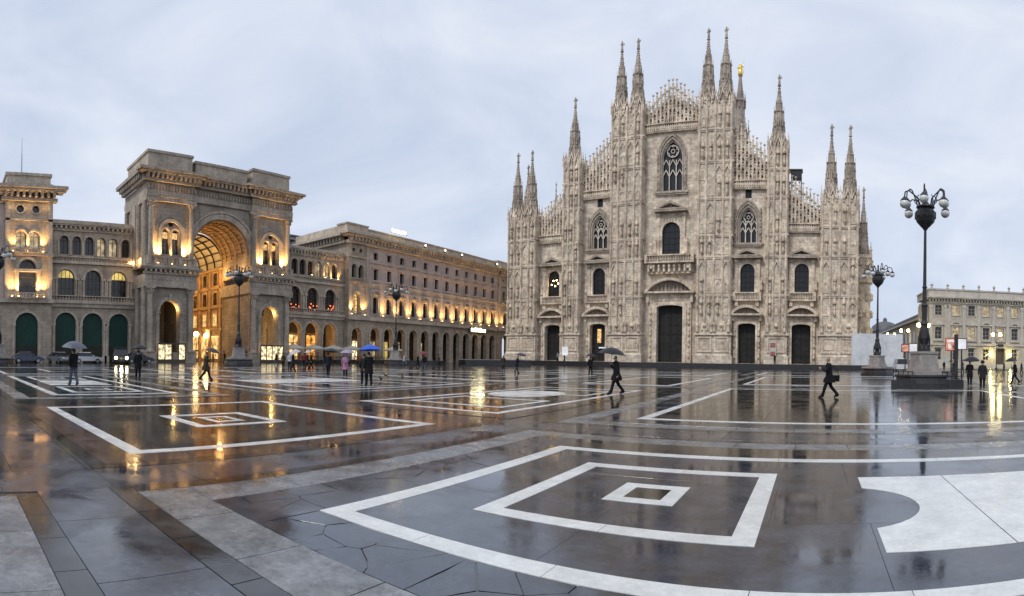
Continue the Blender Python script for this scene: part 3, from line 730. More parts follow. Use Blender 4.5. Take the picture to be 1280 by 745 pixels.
# --- body of the church behind: aisles, nave, flank buttresses, roof spires
b = MB()
b.box(-33.5, 33.5, 3.2, 118, .85, 25.5); b.box(-21, 21, 3.2, 125, 25.5, 33.5); b.box(-11.5, 11.5, 3.2, 125, 33.5, 44)
b.box(-44, 44, 82, 106, .85, 30)
b.build('nave', 'marble', duomo)
b = MB()
for hw, z in ((33.5, 25.5), (21, 33.5), (11.5, 44)):
    b.add([(-hw, 3.2, z), (hw, 3.2, z), (0, 3.2, z + hw * .10), (-hw, 118, z), (hw, 118, z), (0, 118, z + hw * .10)], [(0, 1, 2), (5, 4, 3), (0, 2, 5, 3), (2, 1, 4, 5)])
b.build('roof', 'lead_roof', duomo)
def buttress_mesh():
    b = MB(); b.box(-1.0, 1.0, -1.6, 1.6, .85, 26.5); b.box(-1.25, 1.25, -1.9, 1.9, .85, 3); b.box(-1.2, 1.2, -1.8, 1.8, 13, 13.4); b.box(-1.2, 1.2, -1.8, 1.8, 20, 20.4); b.box(-1.2, 1.2, -1.8, 1.8, 25.8, 26.5)
    for z in range(8, 25, 4):
        for s_ in (-.5, .5): figure(b, 1.2, s_ * 2, z, 1.7); figure(b, s_, -1.7, z, 1.7)
    for x in (-1, 1):
        for y in (-1.6, 1.6): pinnacle(b, x, y, 26, .25, 3.5)
    return b.mesh('buttress', 'carved_marble')
BUT = buttress_mesh()
for s in (-1, 1):
    for i, yy in enumerate((8.5, 20, 31, 42, 53, 64, 75)):
        bx_ = s * (37.3 if s > 0 else 34.4)
        put(BUT, 'buttress', duomo, (bx_, yy, 0), 0, None, (1.35, 1.35, .86) if s > 0 else None); spire(bx_, yy, 22.5 if s > 0 else 26.3, 14.5 if s > 0 else 12.5, .8)
        if i % 2 == 0: spire(s * 21, yy + 3, 33, 13, .7); 
        if i in (1, 3, 5): spire(s * 11.3, yy, 43.5, 12.5, .6)
    b = MB()     # flying crest along the aisle roofs
    for i in range(34):
        pinnacle(b, s * 21, 6 + i * 2.1, 33.5, .2, 2.6); pinnacle(b, s * 11.4, 6 + i * 2.1, 44, .2, 2.6); pinnacle(b, s * 33.3, 6 + i * 2.1, 25.5, .2, 2.4)
    b.build('roof_cresting', 'carved_marble', duomo, kind='stuff')
spire(-31, 12, 28.5, 14, .5); spire(7.3, 25, 47, 25, .42); spire(-25, 16, 26, 15, .5)
# crossing tower with the gilded figure
CY = 94
b = MB()
b.lathe([(9.5, 40), (9.5, 58), (9.9, 58.4), (9, 59), (6.2, 66), (5.6, 67), (3.3, 70)], (0, CY, 0), 8, pi / 8)
for i in range(8):
    t = 2 * pi * i / 8 + pi / 8
    pinnacle(b, 9.6 * cos(t), CY + 9.6 * sin(t), 56, .9, 15, 8); pinnacle(b, 4.6 * cos(t), CY + 4.6 * sin(t), 68, .55, 11, 8)
    b.bar((9.2 * cos(t), CY + 9.2 * sin(t), 60), (4.0 * cos(t), CY + 4.0 * sin(t), 71), .35)
b.lathe([(3.2, 69), (3.0, 80), (3.7, 81), (3.4, 82), (2.0, 84), (1.75, 94), (2.3, 94.6), (1.4, 95.4), (.55, 103.6), (.8, 104), (.5, 104.4)], (0, CY, 0), 8, pi / 8)
for i in range(8):
    t = 2 * pi * i / 8; pinnacle(b, 3.2 * cos(t), CY + 3.2 * sin(t), 79, .38, 9, 6); pinnacle(b, 1.9 * cos(t), CY + 1.9 * sin(t), 92, .25, 6, 6)
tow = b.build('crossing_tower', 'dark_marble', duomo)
b = MB(); b.lathe([(.75, 0), (.95, .4), (.75, 1.6), (.62, 2.3), (.85, 3.0), (.7, 3.35), (.25, 3.5), (.36, 3.7), (.36, 4.1), (.1, 4.35)], (0, CY, 104.2), 10)
b.bar((.6, CY, 107.2), (1.25, CY - .5, 107.7), .18, 6, .12); b.bar((-.6, CY, 107.2), (-1.1, CY - .4, 106.6), .18, 6, .12); b.bar((1.2, CY - .5, 104.6), (1.3, CY - .5, 109.4), .05, 6)
b.build('gilded_figure', 'gold', tow, smooth=True)
# --- the flight of steps in front
b = MB()
for i in range(5):
    b.box(-38 - i * .0, 38, -9.5 + i * .38, 6, .17 * i - .05, .17 * (i + 1))
st = b.build('steps', 'wet_stone', duomo)

# rooftop lift cabin on scaffolding, beside the right-hand crest
lift = thing('hoist_cabin', 'black boxy hoist cabin on scaffold posts above the cathedral aisle roof', 'hoist', (DX + 23.4, DY + 14, 33.5))
MB().box(-1.15, 1.15, -1, 1, 6.6, 8.2).build('cabin', 'iron', lift)
MB().box(-1.35, 1.35, -1.2, 1.2, 8.22, 8.4).build('cabin_roof', 'grey_roof', lift)
for x in (-1.05, 1.05):
    for y in (-.9, .9): MB().bar((x, y, -8), (x, y, 6.6), .08).build('post', 'iron', lift)
for z in (2, 4, 6): MB().bar((-1.05, -.9, z), (1.05, -.9, z - 1.6), .05).bar((-1.05, -.9, z), (1.05, -.9, z), .05).build('brace', 'iron', lift)

# ------------------------------------------------------------------ north side (local frame: x = east along the facade, y into the building, z up)
NR = pi / 2
def north_thing(name, label, X): return thing(name, label, 'building', (X, 0, 0), NR)
def cornice(b, u0, u1, z, h, out, brackets=.8, y=0.0):
    b.box(u0 - out * .3, u1 + out * .3, y - out * .35, y + .3, z, z + h * .25)
    b.box(u0 - out * .75, u1 + out * .75, y - out * .8, y + .3, z + h * .62, z + h * .8); b.box(u0 - out, u1 + out, y - out, y + .3, z + h * .8, z + h)
    n = int((u1 - u0) / brackets)
    for i in range(n + 1):
        x = u0 + (u1 - u0) * i / n; b.box(x - .16, x + .16, y - out * .7, y, z + h * .25, z + h * .62, 0, 0)
def balustrade(b, u0, u1, y, z, h=.9, step=.45):
    b.box(u0, u1, y - .12, y + .12, z + h - .14, z + h); b.box(u0, u1, y - .12, y + .12, z, z + .12)
    n = int((u1 - u0) / step)
    for i in range(n + 1): b.lathe([(.06, .1), (.1, h * .35), (.05, h * .7), (.07, h - .12)], (u0 + (u1 - u0) * i / n, y, z), 5)
def column(parent, x, y, z0, z1, r, m, name='column'):
    def f():
        h = z1 - z0; b = MB(); b.box(-r * 1.4, r * 1.4, -r * 1.4, r * 1.4, 0, r * .5)
        b.lathe([(r * 1.25, r * .5), (r * 1.1, r), (r, r * 1.2), (r * .86, h - r * 2.4), (r * 1.0, h - r * 2.3), (r * .9, h - r * 2), (r * 1.35, h - r * .6)], (0, 0, 0), 12)
        b.box(-r * 1.45, r * 1.45, -r * 1.45, r * 1.45, h - r * .6, h)
        for i in range(8):
            t = pi / 4 * i; b.box(r * 1.15 * cos(t) - r * .2, r * 1.15 * cos(t) + r * .2, r * 1.15 * sin(t) - r * .2, r * 1.15 * sin(t) + r * .2, h - r * 1.9, h - r * .7)
        return b.mesh(name, m)
    return put(cached((name, round(z1 - z0, 3), r, m), f), name, parent, (x, y, z0))
def floodlight(parent, x, y, z, power=60, color=(1, .58, .2), off=-.7, up=.2):
    """small uplighter on the ledge: housing, lens and its light"""
    o = put(cached('flood', lambda: MB().box(-.16, .16, -.12, .12, 0, .16).mesh('floodlight', 'iron')), 'floodlight', parent, (x, y, z))
    put(cached('lens', lambda: MB().box(-.12, .12, -.09, .09, .165, .19).mesh('lens', 'lamp_warm')), 'lens', o)
    l = lamp_light(o, (0, off, up), power * 26, color, .25, 'SPOT'); l.data.spot_size = radians(100); l.data.spot_blend = 1; l.rotation_euler = (radians(180) - .3, 0, 0)
def arcade(parent, u0, u1, cs, w_, zs, top, m, trim, depth=1.0, y=0.0):
    """ground-floor arcade wall with raised archivolts and impost blocks"""
    b = MB(); b.plate(rect(u0, u1, -.05, top), [arch_pts(c, w_, .0, zs, 'round', 14) for c in cs], y, y + depth)
    o = b.build('arcade', m, parent)
    t = MB()
    for c in cs:
        t.arc(c, zs, w_ / 2 + .02, w_ / 2 + .32, 0, pi, y - .1, y + .1, 14); t.box(c - .18, c + .18, y - .2, y, zs + w_ / 2, zs + w_ / 2 + .55, -.05, 0)
        for s_ in (-1, 1):
            x = c + s_ * (w_ / 2 + .3); t.box(x - .33, x + .33, y - .16, y + .1, zs - .3, zs - .02); t.box(x - .36, x + .36, y - .14, y + .1, -.02, .9)
            t.lathe([(.24, .9), (.22, zs - .3)], (x, y - .02, 0), 8)
    t.build('archivolt', trim, o)
    return o
def shop(parent, c, y, w_, z1, kind):
    """shop front inside the portico: lit panes, mullions, fascia"""
    def f():
        b = MB(); b.box(-w_ / 2, w_ / 2, 0, .15, 0, .5); b.box(-w_ / 2, w_ / 2, -.05, .15, z1, z1 + .5)
        for i in range(4): x = -w_ / 2 + w_ * i / 3; b.box(x - .06, x + .06, -.02, .15, .5, z1)
        b.box(-w_ / 2, w_ / 2, -.02, .13, z1 * .7, z1 * .7 + .1)
        return b.mesh('shop_front', 'window_wood')
    o = put(cached(('shop', w_, z1), f), 'shop_front', parent, (c, y, 0))
    put(cached(('shopp', w_, z1, kind), lambda: MB().box(-w_ / 2 + .02, w_ / 2 - .02, .05, .1, .5, z1).mesh('pane', kind)), 'pane', o)

# --- long building east of the gallery arch
LB = north_thing('arcaded_building', 'long rose-grey four-storey arcaded building running up to the cathedral, windows uplit', -80)
WU = [78.5 + 3.9 * i for i in range(12)]
arcade(LB, 76.3, 124.0, WU, 2.55, 5.7, 8.3, 'sandstone', 'sandstone_trim')
arcade(LB, 124.0, 131.0, [127.4], 3.0, 5.6, 8.3, 'sandstone', 'sandstone_trim', 1.2, -.25)
arcade(LB, 70.9, 76.3, [73.2], 2.6, 5.5, 8.3, 'sandstone', 'sandstone_trim', 1.2, -.25)
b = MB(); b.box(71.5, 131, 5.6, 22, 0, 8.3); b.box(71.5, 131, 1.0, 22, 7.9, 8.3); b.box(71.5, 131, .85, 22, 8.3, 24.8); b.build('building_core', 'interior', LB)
u = MB()
holes = [arch_pts(c, 1.5, 9.9, 12.55) for c in WU] + [rect(c - .65, c + .65, 16.7, 18.9) for c in WU] + [rect(c - .62, c + .62, 20.8, 22.2) for c in WU]
u.plate(rect(76.3, 124, 8.3, 23.9), holes, 0, .85).build('wall', 'rose_plaster', LB)
t = MB()
t.box(76.0, 124.2, -.55, .2, 8.35, 8.65); t.box(76.0, 124.2, -.3, .2, 8.65, 9.2); t.box(76.3, 124, -.35, .2, 9.2, 9.35)
t.box(76.3, 124, -.28, .1, 15.6, 15.9); t.box(76.3, 124, -.12, .1, 15.0, 15.6); t.box(76.3, 124, -.2, .1, 20.0, 20.25)
cornice(t, 76.3, 124, 23.3, 1.8, 1.5, .97); t.box(76.3, 124, .8, 1.6, 25.1, 26.7); t.box(76.3, 124, .6, 1.8, 26.7, 26.95)
t.build('cornice', 'sandstone_trim', LB)
for c in WU:
    t = MB()
    t.plate(arch_pts(c, 2.1, 9.85, 12.55), [arch_pts(c, 1.52, 9.88, 12.55)], -.12, .05)
    for s_ in (-1, 1): t.box(c + s_ * 1.2 - .14, c + s_ * 1.2 + .14, -.2, .05, 9.4, 13.3)
    t.box(c - 1.5, c + 1.5, -.35, .05, 13.5, 13.75); t.arc(c, 13.1, 1.2, 1.5, .5, pi - .5, -.32, .05, 8)
    t.box(c - 1.1, c + 1.1, -.3, .05, 9.55, 9.8)
    t.build('window_surround', 'sandstone_trim', LB)
    t = MB(); t.plate(rect(c - .95, c + .95, 16.5, 19.15), [rect(c - .67, c + .67, 16.68, 18.92)], -.12, .05); t.box(c - 1.15, c + 1.15, -.3, .05, 19.15, 19.35); t.plate([(c - 1.15, 19.35), (c + 1.15, 19.35), (c, 19.75)], [], -.28, .05); t.box(c - 1.0, c + 1.0, -.25, .05, 16.3, 16.52)
    t.build('window_surround', 'rose_plaster', LB); t = MB()
    t.plate(rect(c - .85, c + .85, 20.6, 22.4), [rect(c - .64, c + .64, 20.78, 22.22)], -.08, .05)
    t.build('window_surround', 'rose_plaster', LB)
    window(LB, c, .45, 9.9, 1.5, 2.65, 'round', 'glass', (1, 2)); window(LB, c, .45, 16.7, 1.3, 2.2, 'rect', 'glass', (1, 2)); window(LB, c, .45, 20.8, 1.24, 1.4, 'rect', 'glass', (1, 0))
for i in range(len(WU) - 1): floodlight(LB, WU[i] + 1.95, -.38, 9.36, 48)
floodlight(LB, 123.2, -.38, 9.36, 45)
for (a, d, c) in ((70.9, 76.3, 73.2), (124.0, 131.0, 127.4)):      # end pavilions
    hh = [arch_pts(c, 1.7, 9.7, 12.9)] + [arch_pts(c + s_ * .95, 1.2, 16.4, 18.6) for s_ in (-1, 1)] + [[(c + s_ * .95 + .42 * cos(2 * pi * i / 10), 22.0 + .42 * sin(2 * pi * i / 10)) for i in range(10)] for s_ in (-1, 1)]
    MB().plate(rect(a, d, 8.3, 23.9), hh, -.25, .85).build('pavilion_wall', 'sandstone', LB)
    t = MB(); t.box(a - .15, d + .15, -.8, .2, 8.35, 9.2); t.box(a - .1, d + .1, -.5, .2, 15.3, 15.7); t.box(a - .1, d + .1, -.5, .2, 20.5, 20.8)
    for x in (a + .4, d - .4): t.box(x - .3, x + .3, -.42, .1, 9.2, 23.2)
    cornice(t, a, d, 23.2, 2.0, 1.7, .8, -.25); t.box(a - .1, d + .1, .2, 3, 25.2, 27.0); t.box(a - .25, d + .25, .05, 3.2, 27.0, 27.3)
    t.arc(c, 12.9, .87, 1.2, 0, pi, -.42, .1, 12)
    for s_ in (-1, 0, 1): t.lathe([(.14, 16.4), (.12, 18.6)], (c + s_ * 1.75 if s_ else c, -.32, 0), 8); t.arc(c + s_ * .95, 18.6, .62, .82, 0, pi, -.4, .1, 8) if s_ else None
    balustrade(t, c - 1.9, c + 1.9, -.6, 15.7, .8); balustrade(t, c - 1.5, c + 1.5, -.65, 9.2, .8)
    t.build('pavilion_trim', 'sandstone_trim', LB)
    window(LB, c, .45, 9.7, 1.7, 3.2, 'round', 'warm_window' if c < 100 else 'glass', (1, 2))
    for s_ in (-1, 1): window(LB, c + s_ * .95, .45, 16.4, 1.2, 2.2, 'round', 'glass', (1, 1)); MB().box(c + s_ * .95 - .45, c + s_ * .95 + .45, .4, .5, 21.5, 22.5).build('round_window', 'glass', LB)
    for s_ in (-1, 1): floodlight(LB, c + s_ * 1.7, -.75, 9.25, 32, off=-.1, up=.95)
# side wall and eave of the west pavilion, roofs
b = MB(); b.box(70.95, 71.45, .86, 22, 0, 23.2); b.build('side_wall', 'sandstone', LB)
b = MB()
for i in range(16): b.box(69.8, 70.95, 1.2 + i * .95, 1.5 + i * .95, 23.7, 24.5)
b.box(69.2, 71.2, .3, 17, 24.52, 25.0); b.box(70.2, 71.2, .3, 17, 23.2, 23.7); b.box(70.85, 76.1, 3.1, 17, 25.0, 26.9); b.build('side_cornice', 'sandstone_trim', LB)
b = MB(); b.box(71.2, 130.8, 1.7, 20, 24.85, 26.2); b.build('roof', 'grey_roof', LB)
for c, kind in zip(WU + [73.2], ['pale_shop', 'dim_window', 'yellow_window', 'dim_window', 'interior', 'dim_window', 'interior', 'interior', 'interior', 'interior', 'interior', 'interior', 'orange_shop']): shop(LB, c, 5.3, 3.0, 4.4, kind)
for c in (73.2, 78.5, 82.4): lamp_light(LB, (c, 3.0, 5.0), 60, (1, .6, .25), .2)
for c in (90, 94, 98, 102): lamp_light(LB, (c, 3.0, 3.5), 14, (1, .72, .4), .2)
# glowing rooftop letters (unreadable at this distance: bars) and the white portico sign
s1 = thing('rooftop_sign', 'small glowing white sign on the parapet of the long arcaded building', 'sign', (-79.2, 84.5, 27.05), NR)
for i in range(7): MB().box(i * .62 - 2.2, i * .62 - 2.2 + .42, -.1, 0, 0, R.uniform(.45, .75)).build('letter_bar', 'sign_light', s1)
MB().box(-2.4, 2.4, .02, .1, -.1, .05).build('rail', 'iron', s1)
for yy, z in ((92.5, 25.5), (99.5, 25.5), (106, 25.5), (121.5, 25.5)):
    l_ = thing('parapet_lamp', 'small white roof-edge lamp on the long arcaded building', 'lamp', (-78.9, yy, z), NR, 'lamps along the roof edge')
    MB().box(-.2, .2, -.1, .2, -.28, .2).build('bracket', 'iron', l_); MB().ball((0, -.2, .25), .2, 8, 6).build('bulb', 'sign_light', l_)
s2 = thing('portico_sign', 'bright pale yellow lit sign strip hung above the portico arches', 'sign', (-79.2, 114.0, 7.55), NR)
MB().box(-3.3, 3.3, 0, .3, -.1, 1.2).build('sign_box', 'iron', s2)
for i in range(9): MB().box(-3.1 + i * .7, -3.1 + i * .7 + .52, -.12, -.02, .12, R.uniform(.8, 1.05)).build('letter_bar', 'portico_sign', s2)
lamp_light(s2, (0, -.9, .6), 120, (1, .85, .5), .5)

# --- the two low loggia wings beside the arch, and the west pavilion
def loggia(parent, u0, u1, cs, lights2, m, trim, fill):
    arcade(parent, u0, u1, cs, 3.15, 5.8, 8.9, m, trim, 1.0)
    tops = [c for c in lights2 if u0 + .8 < c < u1 - .8]
    MB().plate(rect(u0, u1, 8.9, 20.6), [arch_pts(c, 2.5, 9.6, 12.6, 'round', 12) for c in cs] + [arch_pts(c, 1.35, 16.1, 18.2, 'round', 10) for c in tops], 0, .8).build('wall', m, parent)
    t = MB(); t.box(u0, u1, -.6, .2, 8.75, 9.1); t.box(u0, u1, -.35, .1, 8.2, 8.75); t.box(u0, u1, -.4, .1, 14.7, 15.0); cornice(t, u0, u1, 19.6, 1.2, .7, .7); t.box(u0, u1, .1, .6, 20.8, 21.3)
    balustrade(t, u0, u1, -.4, 9.1, .85); balustrade(t, u0, u1, -.25, 15.0, .8)
    for c in cs:
        t.arc(c, 12.6, 1.27, 1.65, 0, pi, -.15, .1, 12)
        for s_ in (-1, 1):
            for e_ in (1.5, 1.95): t.lathe([(.17, 9.2), (.15, 12.3)], (c + s_ * e_, -.1, 0), 8)
            t.box(c + s_ * 1.72 - .45, c + s_ * 1.72 + .45, -.3, .1, 12.3, 12.6)
    for c in tops:
        t.arc(c, 18.2, .7, .9, 0, pi, -.12, .1, 8)
        for s_ in (-1, 1): t.lathe([(.14, 16), (.12, 18.2)], (c + s_ * .92, -.05, 0), 8)
    t.build('trim', trim, parent)
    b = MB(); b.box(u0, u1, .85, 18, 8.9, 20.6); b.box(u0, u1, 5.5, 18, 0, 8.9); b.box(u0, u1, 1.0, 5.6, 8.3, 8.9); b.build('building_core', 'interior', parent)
    MB().box(u0, u1, .8, 18, 20.6, 21.0).build('roof', 'grey_roof', parent)
    for i, c in enumerate(cs): window(parent, c, .4, 9.6, 2.5, 3.0, 'round', fill[i % len(fill)], (3, 2))
    for i, c in enumerate(tops): window(parent, c, .4, 16.1, 1.35, 2.1, 'round', 'dim_window' if i in (3, 4) else 'glass', (1, 1))
LL = north_thing('loggia_wing', 'low grey stone loggia wing with green-screened ground arches beside the gallery arch', -81)
loggia(LL, 15.4, 30.0, [17.75, 21.95, 26.1], [15.0, 17.4, 19.35, 21.3, 23.2, 25.1, 27.1], 'sandstone', 'sandstone_trim', ['glass', 'glass', 'glass'])
for c in (17.75, 26.1): MB().plate([(c + 1.15 * cos(pi * i / 12), 12.65 + 1.15 * sin(pi * i / 12)) for i in range(13)], [], .49, .5).build('lit_tympanum', 'yellow_window', LL)
for c in (17.75, 21.95, 26.1):
    MB().plate(arch_pts(c, 3.1, 2.3, 5.8), [], .35, .45).build('green_screen', 'green_screen', LL); MB().box(c - 1.55, c + 1.55, .33, .46, 0, 2.3).build('screen_base', 'dark_green_screen', LL)
LR = north_thing('loggia_wing', 'low stone loggia wing with warmly lit cafe arches between gallery arch and rose-grey building', -81)
loggia(LR, 53.0, 70.9, [54.8, 58.95, 63.1, 67.4], [58.9, 60.7, 62.6, 64.5, 66.6, 68.4], 'sandstone', 'sandstone_trim', ['glass', 'glass', 'glass', 'glass'])
for i, c in enumerate((54.8, 58.95, 63.1, 67.4)): shop(LR, c, 5.0, 3.6, 5.2, ['orange_shop', 'orange_shop', 'warm_shop', 'orange_shop'][i]); lamp_light(LR, (c, 3.0, 5.2), 130, (1, .55, .18), .25)
for c in (58.95, 63.1, 67.4):
    g = MB()
    for k in range(7): g.ball((c + R.uniform(-.9, .9), -.25, 9.75 + R.uniform(0, 1.1)), .13, 6, 4)
    g.build('balcony_lights', 'neon_red', LR, kind='stuff')
for x in (66.0, 67.5, 69.3): floodlight(LR, x, -.1, 15.85, 14, off=-.3, up=.3)
floodlight(LR, 62.6, -.4, 16.0, 6, off=0, up=.1)
LP = north_thing('pavilion_building', 'pale stone corner pavilion with warmly lit balcony windows and deep bracketed eave', -80)
c = 11.7
arcade(LP, -12.0, 8.2, [-9, -4.4, .2, 4.8], 3.3, 5.5, 8.9, 'sandstone', 'sandstone_trim'); arcade(LP, 8.2, 15.4, [11.7], 3.3, 5.5, 8.9, 'sandstone', 'sandstone_trim')
MB().plate(rect(8.3, 15.4, 8.9, 26), [arch_pts(c, 2.5, 9.8, 13.6, 'round', 12)] + [arch_pts(c + s_ * .98, 1.5, 16.5, 18.3, 'round', 10) for s_ in (-1, 1)] + [[(c + s_ * 1.15 + .55 * cos(2 * pi * i / 12), 22.2 + .55 * sin(2 * pi * i / 12)) for i in range(12)] for s_ in (-1, 1)], -.3, .85).build('wall', 'sandstone', LP)
MB().plate(rect(-12, 8.3, 8.9, 24), [arch_pts(x, 1.6, 10, 12.6) for x in (-9, -4.4, .2, 4.8)] + [rect(x - .7, x + .7, 17, 19.6) for x in (-9, -4.4, .2, 4.8)], 0, .85).build('wall', 'rose_plaster', LP)
for x in (-9, -4.4, .2, 4.8): window(LP, x, .45, 10, 1.6, 2.6, 'round', 'glass', (1, 2)); window(LP, x, .45, 17, 1.4, 2.6, 'rect', 'glass', (1, 2))
t = MB(); t.box(-12, 15.6, -.6, .2, 8.6, 9.2); t.box(8.2, 15.5, -.7, .2, 15.4, 15.8); t.box(8.2, 15.5, -.5, .2, 20.5, 20.8); cornice(t, 8.3, 15.4, 23.3, 2.0, 1.9, .85, -.3); t.box(8.6, 15.1, .2, 7, 25.3, 27.2); t.box(8.4, 15.3, 0, 7.2, 27.2, 27.6)
for x in (8.7, 15.0): t.box(x - .35, x + .35, -.5, .1, 9.2, 23.2)
t.arc(c, 13.6, 1.27, 1.7, 0, pi, -.5, .1, 12)
for s_ in (-1, 1): t.arc(c + s_ * .98, 18.3, .77, 1.0, 0, pi, -.45, .1, 10); t.box(c + s_ * 1.6 - .25, c + s_ * 1.6 + .25, -.6, .1, 9.4, 13.2); t.arc(c + s_ * 1.15, 22.2, .55, .75, 0, 2 * pi, -.42, 0, 14)
t.box(c - 2.1, c + 2.1, -.65, .1, 13.1, 13.5)
for x in (c - 1.85, c, c + 1.85): t.lathe([(.15, 16.4), (.13, 18.3)], (x, -.35, 0), 8)
balustrade(t, c - 2.4, c + 2.4, -.9, 15.8, .8); balustrade(t, c - 2.6, c + 2.6, -1.1, 9.2, .8); cornice(t, -12, 8.3, 23, 1.6, 1.2, .97)
t.build('trim', 'sandstone_trim', LP)
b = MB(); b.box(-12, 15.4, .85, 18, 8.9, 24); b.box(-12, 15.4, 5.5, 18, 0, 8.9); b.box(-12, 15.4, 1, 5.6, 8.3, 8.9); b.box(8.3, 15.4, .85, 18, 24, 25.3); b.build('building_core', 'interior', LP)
MB().box(-12, 15.4, 1, 18, 25.31, 25.6).build('roof', 'grey_roof', LP)
MB().box(15.1, 15.45, .85, 16, 20.5, 25.3).build('side_wall', 'sandstone', LP)
window(LP, c, .3, 9.8, 2.5, 3.8, 'round', 'glass', (1, 3))
for s_ in (-1, 1): window(LP, c + s_ * .98, .3, 16.5, 1.5, 1.8, 'round', 'dim_window', (1, 1)); MB().box(c + s_ * 1.15 - .56, c + s_ * 1.15 + .56, .2, .3, 21.6, 22.8).build('round_window', 'glass', LP)
for x in (c - 2.3, c - 1.3, c + 1.3, c + 2.3): floodlight(LP, x, -.8, 9.3, 36, off=-.2, up=.95)
for x in (c - 2.2, c, c + 2.2): floodlight(LP, x, -.7, 15.85, 30, off=-.15, up=.95)
for x in (9.3, c, 14.2): lamp_light(LP, (x, -.9, 22.4), 14, (1, .65, .3), .2)
MB().plate(arch_pts(c, 3.25, 2.3, 5.5), [], .35, .45).build('green_screen', 'green_screen', LP); MB().box(c - 1.62, c + 1.62, .33, .46, 0, 2.3).build('screen_base', 'dark_green_screen', LP)
ma = thing('roof_mast', 'thin tall metal mast on the corner pavilion roof', 'mast', (-84, 11.3, 27.5))
MB().bar((0, 0, 0), (0, 0, 4.2), .07, 6, .05).bar((0, 0, 4.2), (0, 0, 6.6), .035, 6, .02).build('mast_pole', 'iron', ma)
MB().bar((-.15, 0, .06), (.15, 0, .06), .12, 6).build('mast_foot', 'iron', ma)
mb_ = thing('rooftop_annex', 'grey modern rooftop storey with long windows set back behind the loggia wing', 'building', (-101, 0, 0), NR)
b = MB(); b.box(66, 82, 0, 10, 20, 27.9); b.build('annex_wall', 'cream_trim', mb_); MB().box(65.6, 82.4, -.4, 10.4, 27.9, 28.3).build('annex_roof', 'grey_roof', mb_)
for i in range(5): MB().box(66.8 + i * 2.4, 68.7 + i * 2.4, -.08, -.02, 25.4, 27.3).build('window', 'glass', mb_)

